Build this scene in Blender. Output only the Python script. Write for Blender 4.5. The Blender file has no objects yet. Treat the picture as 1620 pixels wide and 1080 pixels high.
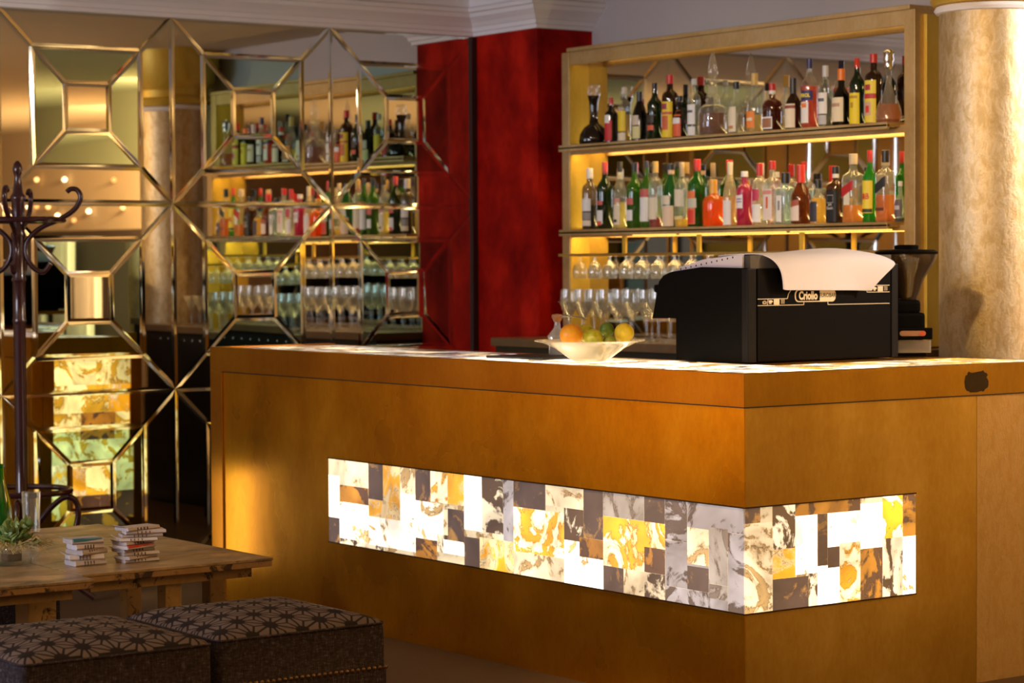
import bpy, bmesh, math, random
from mathutils import Vector, Matrix
random.seed(7)
R = math.radians
PI = math.pi
SC = bpy.context.scene
COL = SC.collection

# ------------------------------------------------------------------ camera, world, lights, exposure
cd = bpy.data.cameras.new('camera')
cam = bpy.data.objects.new('camera', cd)
COL.objects.link(cam)
CP = Vector((5.459, -4.852, 1.426))
_a, _p, _r = 0.94297, -0.0330, -0.0060
fw = Vector((-math.sin(_a)*math.cos(_p), math.cos(_a)*math.cos(_p), math.sin(_p)))
rt = Vector((math.cos(_a), math.sin(_a), 0))
up = rt.cross(fw)
rt, up = (rt*math.cos(_r)+up*math.sin(_r)), (-rt*math.sin(_r)+up*math.cos(_r))
cam.matrix_world = Matrix(((rt.x, up.x, -fw.x, CP.x), (rt.y, up.y, -fw.y, CP.y), (rt.z, up.z, -fw.z, CP.z), (0, 0, 0, 1)))
cd.sensor_width = 36
cd.lens = 82.3
cd.clip_start = .05
cd.dof.use_dof = True
cd.dof.focus_distance = 7.3
cd.dof.aperture_fstop = 4.6
SC.camera = cam

w = bpy.data.worlds.new('world')
SC.world = w
w.use_nodes = True
w.node_tree.nodes['Background'].inputs[0].default_value = (.9, .7, .5, 1)
w.node_tree.nodes['Background'].inputs[1].default_value = .03
SC.view_settings.view_transform = 'Standard'
SC.view_settings.look = 'None'
SC.view_settings.gamma = 1
SC.view_settings.exposure = 0
SC.view_settings.use_curve_mapping = False


def lamp(name, kind, loc, target, power, col, size=.2, sizey=None, spot=60, blend=.5):
    l = bpy.data.lights.new(name, kind)
    l.energy = power
    l.color = col
    if kind == 'AREA':
        l.size = size
        if sizey:
            l.shape = 'RECTANGLE'
            l.size_y = sizey
    elif kind == 'SPOT':
        l.shadow_soft_size = size
        l.spot_size = R(spot)
        l.spot_blend = blend
    else:
        l.shadow_soft_size = size
    o = bpy.data.objects.new(name, l)
    COL.objects.link(o)
    o.location = loc
    d = Vector(target)-Vector(loc)
    o.rotation_euler = d.to_track_quat('-Z', 'Y').to_euler()
    return o


WARM = (1, .66, .28)
WW = (1, .82, .58)
COOL = (.78, .82, 1)
lamp('window_daylight', 'AREA', (-1.4, -7.6, 1.7), (-2.2, 2, 1.9), 210, COOL, 3.4, 1.8)
lamp('bar_spot', 'SPOT', (-.25, -1.15, 2.6), (-.35, 0, 1.0), 220, WARM, .08, spot=40, blend=1)
lamp('bar_spot', 'SPOT', (-1.15, -1.15, 2.6), (-1.2, 0, 1.02), 18, WARM, .08, spot=40, blend=1)
lamp('bar_spot', 'SPOT', (-2.2, -1.15, 2.6), (-2.2, 0, 1.02), 8, WARM, .08, spot=48, blend=1)
lamp('side_spot', 'SPOT', (2.3, -.1, 2.7), (0, .8, .5), 170, (1, .74, .40), .1, spot=50, blend=1)
lamp('added_moulding_spot', 'SPOT', (1.0, -2.0, 2.7), (-1.34, 2.2, 1.7), 260, WARM, .08, spot=26, blend=.8)  # extra spot added to brighten the cabinet's side moulding
lamp('column_spot', 'SPOT', (1.5, 3.3, 2.77), (-.9, 2.1, 1.5), 620, (1, .93, .86), .03, spot=60, blend=.8)
lamp('added_shelf_spot', 'SPOT', (-2.0, -.9, 2.7), (-2.9, 2.1, 1.7), 70, (1, .86, .7), .08, spot=46, blend=1)  # pair of spots added to brighten the bottle labels and left post
lamp('added_shelf_spot', 'SPOT', (-.3, -.9, 2.7), (-1.9, 2.1, 1.7), 70, (1, .86, .7), .08, spot=46, blend=1)
lamp('added_bar_glow', 'AREA', (-3.74, -.30, .30), (-3.22, .25, .36), .62, (1, .80, .44), .09, .42)  # unseen strip added to make the glow on the bar's left end
for wy in (-2.75, -3.45, -4.15):  # unseen spots added so the gold bar front reflects a bright wall
    lamp('added_wall_spot', 'SPOT', (-3.5, wy, 2.55), (-4.35, wy, 1.2), (55, 600, 980)[int(-wy-2)], (1, .62, .16), .06, spot=30, blend=.7)
lamp('added_front_wall_fill', 'AREA', (4, -6.9, 2.5), (4, -8, .35), 40, (1, .62, .2), 4, .3)  # unseen panel added to warm the wall reflected in the bar front
lamp('added_far_wall_fill', 'AREA', (3.0, 4.3, 2.6), (4.0, 5, .7), 640, (1, .74, .38), .9, .3)  # unseen panel added to brighten the reflection in the bar's right face
lamp('added_ceiling_fill', 'AREA', (2.5, -2.5, 1.9), (2.5, -2.5, 3), 110, WARM, 5.0, 4.0)  # unseen upward panel added to warm the ceiling
lamp('lounge_light', 'AREA', (5, 3.6, 1.9), (5, 3.6, 3), 40, WARM, 4.0, 1.6)
lamp('table_spot', 'SPOT', (-.2, -3.0, 2.7), (-1.5, -1.75, .5), 30, WW, .08, spot=34, blend=1)

# ------------------------------------------------------------------ node helpers


class NT:
    def __init__(s, name):
        s.m = bpy.data.materials.new(name)
        s.m.use_nodes = True
        s.t = s.m.node_tree
        s.t.nodes.clear()
        s.out = s.t.nodes.new('ShaderNodeOutputMaterial')

    def n(s, typ, ins=None, out=0, **props):
        nd = s.t.nodes.new('ShaderNode'+typ)
        for k, v in props.items():
            setattr(nd, k, v)
        for k, v in (ins or {}).items():
            sock = nd.inputs[k]
            if isinstance(v, bpy.types.NodeSocket):
                s.t.links.new(v, sock)
            else:
                if sock.type == 'RGBA' and len(v) == 3:
                    v = (*v, 1)
                sock.default_value = v
        s.last = nd
        return nd.outputs[out]

    def math(s, op, a, b=0.0, c=None):
        i = {0: a, 1: b}
        if c is not None:
            i[2] = c
        return s.n('Math', i, operation=op)

    def ramp(s, fac, stops, interp='LINEAR'):
        nd = s.t.nodes.new('ShaderNodeValToRGB')
        nd.color_ramp.interpolation = interp
        e = nd.color_ramp.elements
        while len(e) < len(stops):
            e.new(.5)
        for q, (pos, c) in zip(e, stops):
            q.position = pos
            if isinstance(c, (int, float)):
                c = (c, c, c)
            q.color = (*c, 1)
        s.t.links.new(fac, nd.inputs[0])
        return nd.outputs[0]

    def mix(s, f, a, b, mode='MIX'):
        nd = s.t.nodes.new('ShaderNodeMix')
        nd.data_type = 'RGBA'
        nd.blend_type = mode
        for sock, v in ((nd.inputs[0], f), (nd.inputs[6], a), (nd.inputs[7], b)):
            if isinstance(v, bpy.types.NodeSocket):
                s.t.links.new(v, sock)
            else:
                if sock.type == 'RGBA' and len(v) == 3:
                    v = (*v, 1)
                sock.default_value = v
        return nd.outputs[2]

    def obj(s, scale=(1, 1, 1)):
        c = s.n('TexCoord', out=3)
        return s.n('Mapping', {0: c, 3: scale})

    def noise(s, vec, scale, detail=4, rough=.55, dist=0):
        return s.n('TexNoise', {'Vector': vec, 'Scale': scale, 'Detail': detail, 'Roughness': rough, 'Distortion': dist})

    def bump(s, h, strength=.2, dist=.01):
        return s.n('Bump', {'Height': h, 'Strength': strength, 'Distance': dist})

    def bsdf(s, **kw):
        ins = {k.replace('_', ' '): v for k, v in kw.items()}
        return s.n('BsdfPrincipled', ins)

    def fin(s, sh):
        s.t.links.new(sh, s.out.inputs[0])
        return s.m


def plain(name, col, rough=.5, metal=0.0, spec=.5, coat=0.0, var=0.0, vscale=20, bump=0.0):
    t = NT(name)
    kw = dict(Roughness=rough, Metallic=metal, Specular_IOR_Level=spec, Coat_Weight=coat)
    if var or bump:
        v = t.obj()
        f = t.noise(v, vscale)
        kw['Base_Color'] = t.mix(f, tuple(c*(1-var) for c in col), tuple(min(1, c*(1+var)) for c in col))
        if bump:
            kw['Normal'] = t.bump(f, bump, .005)
    else:
        kw['Base_Color'] = col
    return t.fin(t.bsdf(**kw))


def gold(name, c1, c2, c3, rough=.38, metal=.85, streak=(1, 1, .38), wear=.0):
    """gilded board: brushed leaf with vertical streaks, small tarnish marks and worn spots"""
    t = NT(name)
    v = t.obj(streak)
    a = t.noise(v, 5, 6, .6)
    b = t.noise(t.obj((1, 1, .6)), 48, 5, .65)
    c = t.noise(t.obj(), 2.2, 3, .5)
    a2 = t.noise(t.obj((1, 1, .5)), 60, 5, .7)
    f = t.math('ADD', t.math('MULTIPLY_ADD', a2, .22, t.math('MULTIPLY', a, .33)), t.math('MULTIPLY', c, .45))
    col = t.ramp(f, [(.34, c1), (.5, c2), (.66, c3)])
    col = t.mix(t.ramp(b, [(.74, 0), (.84, .3)]), col, tuple(x*.5 for x in c1))
    if wear:
        wv = t.noise(t.obj((1, 1, 1)), 14, 6, .7, .6)
        col = t.mix(t.ramp(wv, [(1-wear-.06, 0), (1-wear, 1)]), col, (.03, .014, .008))
    ro = t.math('MULTIPLY_ADD', c, .2, rough-.08)
    return t.fin(t.bsdf(Base_Color=col, Metallic=metal, Roughness=ro, Normal=t.bump(a, .04, .01)))


def mirror_mat(name, col, rough=.012):
    t = NT(name)
    return t.fin(t.bsdf(Base_Color=col, Metallic=1.0, Roughness=rough))


def glass_mat(name, col, body=.06, gloss=.03, glow=None):
    """thin blown glass: tinted see-through with fresnel shine and a little light scattered in its wall"""
    t = NT(name)
    tr = t.n('BsdfTransparent', {0: col})
    gl = t.n('BsdfGlossy', {0: (1, 1, 1), 1: gloss})
    fr = t.n('LayerWeight', {0: .28}, out=1)
    f2 = t.math('MULTIPLY_ADD', t.math('POWER', fr, 2.0), .75, .05)
    gc = glow or col
    df = t.n('MixShader', {0: .55, 1: t.n('BsdfDiffuse', {0: gc}), 2: t.n('BsdfTranslucent', {0: gc})})
    s1 = t.n('MixShader', {0: body, 1: tr, 2: df})
    return t.fin(t.n('MixShader', {0: f2, 1: s1, 2: gl}))


def emis(name, col, strength):
    t = NT(name)
    return t.fin(t.n('Emission', {0: col, 1: strength}))


_cache = {}


def cmat(prefix, col, fn):
    k = (prefix, tuple(col))
    if k not in _cache:
        _cache[k] = fn(prefix, col)
    return _cache[k]


def paint(col, rough=.45):
    return cmat('paint%.2f' % rough, col, lambda p, c: plain('coloured finish', c, rough))


# ------------------------------------------------------------------ mesh helpers
class MB:
    def __init__(s):
        s.b = bmesh.new()

    def box(s, x0, x1, y0, y1, z0, z1, bev=0.0, rot=0.0, piv=None):
        r = bmesh.ops.create_cube(s.b, size=1)
        vs = r['verts']
        for v in vs:
            v.co = Vector(((x0+x1)/2+v.co.x*(x1-x0), (y0+y1)/2+v.co.y*(y1-y0), (z0+z1)/2+v.co.z*(z1-z0)))
        if bev:
            es = list({e for v in vs for e in v.link_edges})
            q = bmesh.ops.bevel(s.b, geom=es, offset=bev, segments=2, affect='EDGES', profile=.6)
            vs = list({v for f in q['faces'] for v in f.verts} | {v for v in vs if v.is_valid})
        if rot:
            c = Vector(piv) if piv else Vector(((x0+x1)/2, (y0+y1)/2, 0))
            bmesh.ops.rotate(s.b, verts=vs, cent=c, matrix=Matrix.Rotation(rot, 3, 'Z'))
        return s

    def poly(s, pts):
        return s.b.faces.new([s.b.verts.new(p) for p in pts])

    def prism(s, pts, d):
        """closed solid: polygon pts swept by vector d"""
        d = Vector(d)
        a = [s.b.verts.new(p) for p in pts]
        c = [s.b.verts.new(Vector(p)+d) for p in pts]
        s.b.faces.new(a)
        s.b.faces.new(c[::-1])
        n = len(a)
        for i in range(n):
            s.b.faces.new((a[i], c[i], c[(i+1) % n], a[(i+1) % n]))
        return s

    def lathe(s, prof, seg=24, c=(0, 0, 0), sq=None, flip=False, sx=1, sy=1, rot=0):
        """prof: (radius, z); sq: list of superellipse exponents per ring"""
        rings = []
        for k, (r, z) in enumerate(prof):
            if r < 1e-5:
                rings.append([s.b.verts.new((c[0], c[1], c[2]+z))])
                continue
            ring = []
            n = 2 if sq is None else sq[k]
            for i in range(seg):
                th = 2*PI*i/seg
                rr = r
                if n > 2:
                    rr = r/((abs(math.cos(th))**n+abs(math.sin(th))**n)**(1/n))
                ring.append(s.b.verts.new((c[0]+rr*math.cos(th+rot)*sx, c[1]+rr*math.sin(th+rot)*sy, c[2]+z)))
            rings.append(ring)
        for a, b in zip(rings, rings[1:]):
            if len(a) == 1 and len(b) == 1:
                continue
            for i in range(seg):
                j = (i+1) % seg
                if len(a) == 1:
                    s.b.faces.new((a[0], b[j], b[i]))
                elif len(b) == 1:
                    s.b.faces.new((a[i], a[j], b[0]))
                else:
                    s.b.faces.new((a[i], a[j], b[j], b[i]))
        return s

    def tube(s, pts, rad, seg=8, closed=False):
        pts = [Vector(p) for p in pts]
        n = len(pts)
        rads = rad if isinstance(rad, (list, tuple)) else [rad]*n
        rings = []
        ref = None
        for i, p in enumerate(pts):
            if closed:
                t = pts[(i+1) % n]-pts[i-1]
            else:
                t = pts[min(i+1, n-1)]-pts[max(i-1, 0)]
            t.normalize()
            if ref is None:
                ref = t.orthogonal().normalized()
            ref = (ref-t*ref.dot(t)).normalized()
            q = t.cross(ref)
            rings.append([s.b.verts.new(p+(ref*math.cos(2*PI*k/seg)+q*math.sin(2*PI*k/seg))*rads[i]) for k in range(seg)])
        m = n if closed else n-1
        for i in range(m):
            a, b = rings[i], rings[(i+1) % n]
            off = 0
            if closed and i == n-1:
                off = min(range(seg), key=lambda o: (a[0].co-b[o].co).length)
            for k in range(seg):
                s.b.faces.new((a[k], a[(k+1) % seg], b[(k+1+off) % seg], b[(k+off) % seg]))
        if not closed:
            s.b.faces.new(rings[0][::-1])
            s.b.faces.new(rings[-1])
        return s

    def ball(s, c, r, sx=1, sy=1, sz=1, seg=16):
        q = bmesh.ops.create_uvsphere(s.b, u_segments=seg, v_segments=max(6, seg//2), radius=r)
        for v in q['verts']:
            v.co = Vector((c[0]+v.co.x*sx, c[1]+v.co.y*sy, c[2]+v.co.z*sz))
        return q['verts']

    def build(s, name, mat, parent=None, smooth=False, loc=None, normals=True):
        if normals:
            bmesh.ops.recalc_face_normals(s.b, faces=s.b.faces)
        me = bpy.data.meshes.new(name)
        s.b.to_mesh(me)
        s.b.free()
        me.materials.append(mat)
        if smooth:
            me.polygons.foreach_set('use_smooth', [True]*len(me.polygons))
            try:
                me.set_sharp_from_angle(angle=R(40))
            except Exception:
                pass
        o = bpy.data.objects.new(name, me)
        COL.objects.link(o)
        if parent:
            o.parent = parent
        if loc:
            o.location = loc
        return o


def tag(o, label=None, cat=None, group=None, kind=None):
    if label:
        o['label'] = label
    if cat:
        o['category'] = cat
    if group:
        o['group'] = group
    if kind:
        o['kind'] = kind
    return o


def thing(name, label, cat, loc=(0, 0, 0), group=None, rot=0):
    o = bpy.data.objects.new(name, None)
    COL.objects.link(o)
    o.location = loc
    o.rotation_euler = (0, 0, rot)
    o.empty_display_size = .05
    return tag(o, label, cat, group)


def struct(o):
    return tag(o, kind='structure')


def dup(o, loc, label=None, group=None, rot=None):
    c = o.copy()
    COL.objects.link(c)
    c.location = loc
    if rot is not None:
        c.rotation_euler = rot
    if label:
        c['label'] = label
    if group:
        c['group'] = group
    for ch in o.children:
        k = ch.copy()
        COL.objects.link(k)
        k.parent = c
        for g in ch.children:
            q = g.copy()
            COL.objects.link(q)
            q.parent = k
    return c


def text_mesh(body, size, bold=0.0, sx=1.0, space=1.0):
    c = bpy.data.curves.new('lettering', 'FONT')
    c.body = body
    c.size = size
    c.align_x = 'CENTER'
    c.align_y = 'CENTER'
    c.offset = bold
    c.space_character = space
    c.resolution_u = 3
    o = bpy.data.objects.new('lettering', c)
    COL.objects.link(o)
    bpy.context.view_layer.update()
    me = bpy.data.meshes.new_from_object(o.evaluated_get(bpy.context.evaluated_depsgraph_get()))
    bpy.data.objects.remove(o)
    bpy.data.curves.remove(c)
    for v in me.vertices:
        v.co.x *= sx
    return me


def text_obj(name, me, fn, mat, parent):
    """fn maps flat lettering (x, y) to a place on the surface that carries it"""
    for v in me.vertices:
        v.co = fn(v.co.x, v.co.y)
    me.materials.clear()
    me.materials.append(mat)
    o = bpy.data.objects.new(name, me)
    COL.objects.link(o)
    o.parent = parent
    return o


# ------------------------------------------------------------------ materials
G_BAR = gold('gold leaf panel', (.54, .21, .004), (.72, .32, .007), (.84, .43, .02), .27, .92)
G_RAIL = gold('copper gold leaf rail', (.38, .14, .005), (.53, .21, .008), (.64, .28, .015), .30, .88, (1, 1, .25))
G_CAB = gold('antique gold leaf', (.40, .25, .09), (.56, .38, .16), (.70, .52, .28), .42, .45, (1, 1, 1), .26)
G_IN = gold('bright gold leaf', (.5, .31, .03), (.68, .44, .05), (.76, .54, .10), .4, .4)
M_WALL = plain('white plaster', (.50, .45, .44), .8, var=.05, vscale=3)
M_CEIL = plain('warm ceiling paint', (.62, .52, .38), .85, var=.04, vscale=2)
M_CORN = plain('white cornice paint', (.90, .87, .88), .5)
M_DARK = plain('dark lacquer', (.012, .010, .009), .35)
M_FARW = plain('ochre far wall', (.42, .26, .11), .7, var=.3, vscale=2)
M_MIR = mirror_mat('silvered mirror', (.80, .76, .68))
M_MIRT = mirror_mat('green tinted mirror', (.42, .60, .53))
M_BEV = mirror_mat('bevelled mirror edge', (.74, .76, .70), .05)
M_CLEAR = glass_mat('clear glass', (.95, .97, .95), .05)
M_CRYSTAL = glass_mat('cut crystal', (.95, .95, .93), .13, .03, (.95, .9, .8))
M_STEM = glass_mat('stemware glass', (.95, .96, .95), .05, .04, (.95, .92, .85))
M_BLACK = plain('black enamel', (.0022, .0018, .0016), .5, spec=.05, bump=.10, vscale=400)
M_CREAM = plain('cream print', (.78, .62, .40), .6)
M_WOODD = plain('dark turned wood', (.045, .012, .014), .22, coat=.4)
M_CHROME = plain('polished metal', (.75, .73, .7), .18, 1.0)


def red_mat():
    t = NT('red velvet plaster')
    a = t.noise(t.obj((1, 1, .7)), 5.5, 5, .6)
    b = t.noise(t.obj(), 60, 4, .6)
    c = t.ramp(a, [(.3, (.17, .002, .001)), (.5, (.36, .006, .002)), (.7, (.60, .016, .005))])
    return t.fin(t.bsdf(Base_Color=c, Roughness=.55, Specular_IOR_Level=.08, Normal=t.bump(b, .2, .003)))


M_RED = red_mat()


def floor_mat():
    t = NT('brown carpet')
    a = t.noise(t.obj(), 180, 3, .7)
    b = t.noise(t.obj(), 3, 4, .6)
    c = t.mix(a, (.075, .045, .022), (.16, .10, .052))
    c = t.mix(t.math('MULTIPLY', b, .5), c, (.08, .05, .03))
    return t.fin(t.bsdf(Base_Color=c, Roughness=.95, Specular_IOR_Level=.1, Normal=t.bump(a, .5, .006)))


def onyx_mat():
    t = NT('backlit onyx mosaic')
    ca = t.n('Attribute', attribute_name='ca')
    cb = t.n('Attribute', attribute_name='cb')
    at = t.n('Attribute', attribute_name='cd')
    sep = t.n('SeparateColor', {0: at})
    sn = t.last
    seed, thr, st = sn.outputs[0], sn.outputs[1], sn.outputs[2]
    off = t.n('CombineXYZ', {0: t.math('MULTIPLY', seed, 37.0), 1: t.math('MULTIPLY', seed, 91.0), 2: t.math('MULTIPLY', seed, 13.0)})
    base = t.n('TexCoord', out=3)
    v = t.n('VectorMath', {0: base, 1: off}, operation='ADD')
    n1 = t.noise(v, 6.5, 5, .55, 1.9)
    n2 = t.noise(v, 45, 4, .65, .5)
    f = t.math('MULTIPLY_ADD', t.math('SUBTRACT', n2, .5), .20, n1)
    f0 = t.math('SUBTRACT', f, thr)
    f = t.n('MapRange', {0: f0, 1: -.075, 2: .03, 3: 0.0, 4: 1.0}, interpolation_type='SMOOTHSTEP')
    col = t.mix(f, ca, cb)
    # thin brown veins where one mineral meets the next, then dark inclusions with a shape of their own
    g = t.n('MapRange', {0: t.math('ABSOLUTE', t.math('SUBTRACT', f0, .012)), 1: .0, 2: .018, 3: .35, 4: 1.0})
    col = t.mix(1.0, col, g, 'MULTIPLY')
    n3 = t.noise(t.n('VectorMath', {0: v, 1: (5.3, 2.1, 7.7)}, operation='ADD'), 13, 6, .65, 2.2)
    inc = t.n('MapRange', {0: n3, 1: .665, 2: .70, 3: 0.0, 4: 1.0}, interpolation_type='SMOOTHSTEP')
    col = t.mix(t.math('MULTIPLY', inc, .85), col, (.16, .065, .02))
    fog = t.n('MapRange', {0: t.noise(v, 6.5, 3, .5, .6), 1: .3, 2: .7, 3: .45, 4: 1.35})
    lamps = t.n('MapRange', {0: t.noise(base, 2.3, 1), 1: .35, 2: .65, 3: .7, 4: 1.25})
    stn = t.math('MULTIPLY', t.math('MULTIPLY', st, fog), lamps)
    e = t.n('Emission', {0: col, 1: stn})
    s = t.bsdf(Base_Color=t.mix(.3, (.22, .19, .18), col), Roughness=.18)
    return t.fin(t.n('AddShader', {0: e, 1: s}))


M_ONYX = onyx_mat()
OT = {  # light through the stone, second mineral colour, threshold
    'W': ((2.6, 2.3, 1.85), (1.1, .68, .22), .64), 'X': ((4.5, 3.8, 2.7), (1.6, .8, .2), .60), 'C': ((1.15, .92, .56), (.6, .36, .13), .58),
    'A': ((1.2, .52, .015), (1.2, .85, .40), .54), 'P': ((1.7, 1.4, .9), (1.25, .55, .02), .50),
    'D': ((.085, .05, .038), (.5, .24, .06), .62), 'G': ((.46, .40, .39), (.10, .065, .05), .55),
    'M': ((1.35, 1.1, .72), (.09, .045, .02), .51), 'B': ((.62, .24, .02), (.12, .05, .025), .52),
    'Y': ((1.35, 1.12, .42), (.95, .48, .025), .54),
    'H': ((.52, .44, .36), (.26, .19, .14), .55)}


def onyx(name, tiles, fn, parent, gap=.0003):
    """tiles: (u0, u1, v0, v1, type) in metres; fn(u, v, lift) -> point on the panel face"""
    b = bmesh.new()
    la = b.loops.layers.float_color.new('ca')
    lb = b.loops.layers.float_color.new('cb')
    lc = b.loops.layers.float_color.new('cd')
    k = 0
    rnd = random.Random(len(tiles)*7+3)
    for (u0, u1, v0, v1, ty) in tiles:
        k += 1
        lift = .0004*k/ len(tiles) + .0004
        q = [fn(u0+gap, v0+gap, lift), fn(u1-gap, v0+gap, lift), fn(u1-gap, v1-gap, lift), fn(u0+gap, v1-gap, lift)]
        f = b.faces.new([b.verts.new(p) for p in q])
        A, B_, th = OT[ty]
        sd = rnd.choice((.11, .11, .47, .83))
        th2 = th+rnd.uniform(-.05, .05)
        st2 = rnd.uniform(.8, 1.15)
        for l in f.loops:
            l[la] = (*A, 1)
            l[lb] = (*B_, 1)
            l[lc] = (sd, th2, st2, 1)
    me = bpy.data.meshes.new(name)
    b.to_mesh(me)
    b.free()
    me.materials.append(M_ONYX)
    o = bpy.data.objects.new(name, me)
    COL.objects.link(o)
    o.parent = parent
    return o


# ------------------------------------------------------------------ the room
XM, YP, PW, YW = -4.354, 2.045, .538, 2.386
ZC = 2.585
struct(MB().box(XM-.1, 9.6, -8.1, 5.1, -.1, 0).build('floor', floor_mat()))
struct(MB().box(XM-.1, 9.6, -8.1, 5.1, 2.78, 2.9).build('ceiling', M_CEIL))
struct(MB().box(XM-.1, XM, -8, YW, 0, 2.78).build('wall_left', plain('ochre wall beside the mirrors', (.62, .40, .14), .7)))
struct(MB().box(XM-.1, -.62, YW, YW+.1, 0, 2.78).build('wall_back', M_WALL))
struct(MB().box(-.72, -.62, YW+.1, 5, 0, 2.78).build('wall_side', M_FARW))
struct(MB().box(-.62, 9.6, 5, 5.1, 0, 2.78).build('wall_far', plain('tan far wall', (.46, .33, .19), .8)))
struct(MB().box(-.6, 9.4, 4.97, 5, 0, 1.75).build('trim_2', plain('dark far wainscot', (.05, .03, .02), .6)))
struct(MB().box(9.5, 9.6, -8, 5, 0, 2.78).build('wall_right', M_FARW))
struct(MB().box(XM-.1, 9.6, -8.1, -8, 0, 2.78).build('wall_front', M_FARW))
struct(MB().box(XM, XM+PW, YP, YW, 0, 2.78).build('wall_pillar', M_RED))
struct(MB().box(XM, XM+.03, -7.9, -1.45, 0, .26, .004).build('unseen_dark_strip', M_DARK))  # unseen dark strip added to darken the bar's lower reflection
struct(MB().box(XM, XM+.022, YP-.032, YP, 0, 2.58).build('corner_strip', plain('dark corner strip', (.03, .004, .003), .6)))  # narrow dark strip in the corner between mirrors and pillar
# cornice swept along mirror wall and around the red pillar
prof = [(0, ZC), (.022, ZC), (.024, 2.602), (.034, 2.606), (.038, 2.625), (.045, 2.63), (.06, 2.648), (.09, 2.672), (.098, 2.69), (.115, 2.694), (.118, 2.712), (.10, 2.722), (.10, 2.785)]
path = [((XM, -7.9), (1, 0)), ((XM, YP), (1, -1)), ((XM+PW, YP), (1, -1)), ((XM+PW, YW), (1, 0))]
cb = MB()
rings = [[cb.b.verts.new((px+ox*o, py+oy*o, z)) for o, z in prof] for (px, py), (ox, oy) in path]
for a, b in zip(rings, rings[1:]):
    for i in range(len(prof)-1):
        cb.b.faces.new((a[i], a[i+1], b[i+1], b[i]))
cb.b.faces.new(rings[-1])
struct(cb.build('trim_1', M_CORN))
# dado and window openings on the two walls that only the mirrors see
for k, (x0, x1) in enumerate(((-3.2, -1.9), (-1.2, .1), (.9, 2.2), (5.6, 7.2))):
    wn = struct(MB().box(x0, x1, -7.99, -7.95, .9, 2.3).build('window_%d' % (k+1), emis('dusk window pane %d' % k, ((.10, .22, .26), (.30, .30, .34), (.12, .2, .24), (.3, .28, .25))[k], .5)))
    fm = MB()
    for xa in (x0-.06, (x0+x1)/2-.03, x1):
        fm.box(xa, xa+.06, -7.96, -7.9, .84, 2.36)
    fm.box(x0-.06, x1+.06, -7.97, -7.905, 2.3, 2.36).box(x0-.06, x1+.06, -7.97, -7.905, .84, .9)
    fm.build('window_frame', M_DARK, wn)
for k, (px_, z) in enumerate(((85, 1.99), (52, 2.0), (66, 2.0), (18, 1.98), (149, 1.93), (126, 1.85), (70, 2.30), (115, 2.28), (190, 2.24), (200, 1.95), (100, 1.9))):
    o = MB()
    o.ball((0, 0, 0), .022, seg=12)
    o = o.build('wall_bulb', cmat('bulb', ((1, .55, .18), (1, .75, .4), (1, .42, .12))[k % 3], lambda p, c: emis('glowing bulb', c, (5, 9, 3)[k % 3])), loc=(8.3-px_/220*3.1, 4.945, z))
    tag(o, 'small warm bulb glowing on the far wall, seen only in the mirrors', 'bulb', 'warm bulbs on the far wall')
for k, (x0, x1, z1) in enumerate(((5.75, 6.25, 1.42), (6.35, 6.9, 1.42), (7.1, 7.5, 1.2))):  # added cloth panels stand in for cream-covered chairs
    o = MB()
    n = 36
    vs = [[o.b.verts.new((x0+(x1-x0)*i/n, 4.86+.035*math.sin(i*1.3), z)) for i in range(n+1)] for z in (.02, z1)]
    for i in range(n):
        o.b.faces.new((vs[0][i], vs[0][i+1], vs[1][i+1], vs[1][i]))
    o = o.build('cream_cloth_panel', plain('cream panel cloth', (.55, .47, .36), .9), None, True)
    o.modifiers.new('thick', 'SOLIDIFY').thickness = .004
    tag(o, ('left', 'middle', 'right short')[k]+' cream cloth panel, stand-in for covered chairs, seen only in the mirrors', 'cloth panel', 'cream cloth panels at the far wall')

# ------------------------------------------------------------------ mirror wall of square bevelled panels
T = .867


def plate(mb, pts, inset, h, back):
    """bevelled mirror plate on the wall plane: pts (y, z), raised by h inside a sloped border"""
    c = Vector((sum(p[0] for p in pts)/len(pts), sum(p[1] for p in pts)/len(pts)))
    n = len(pts)
    P = [Vector(p) for p in pts]
    ins = []
    for i in range(n):
        a, b, d = P[i-1], P[i], P[(i+1) % n]
        e1 = (b-a).normalized()
        e2 = (d-b).normalized()
        n1 = Vector((-e1.y, e1.x))
        n2 = Vector((-e2.y, e2.x))
        if n1.dot(c-b) < 0:
            n1 = -n1
        if n2.dot(c-b) < 0:
            n2 = -n2
        k = inset/max(.25, 1+n1.dot(n2))
        ins.append(b+(n1+n2)*k)
    return P, ins


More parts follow.
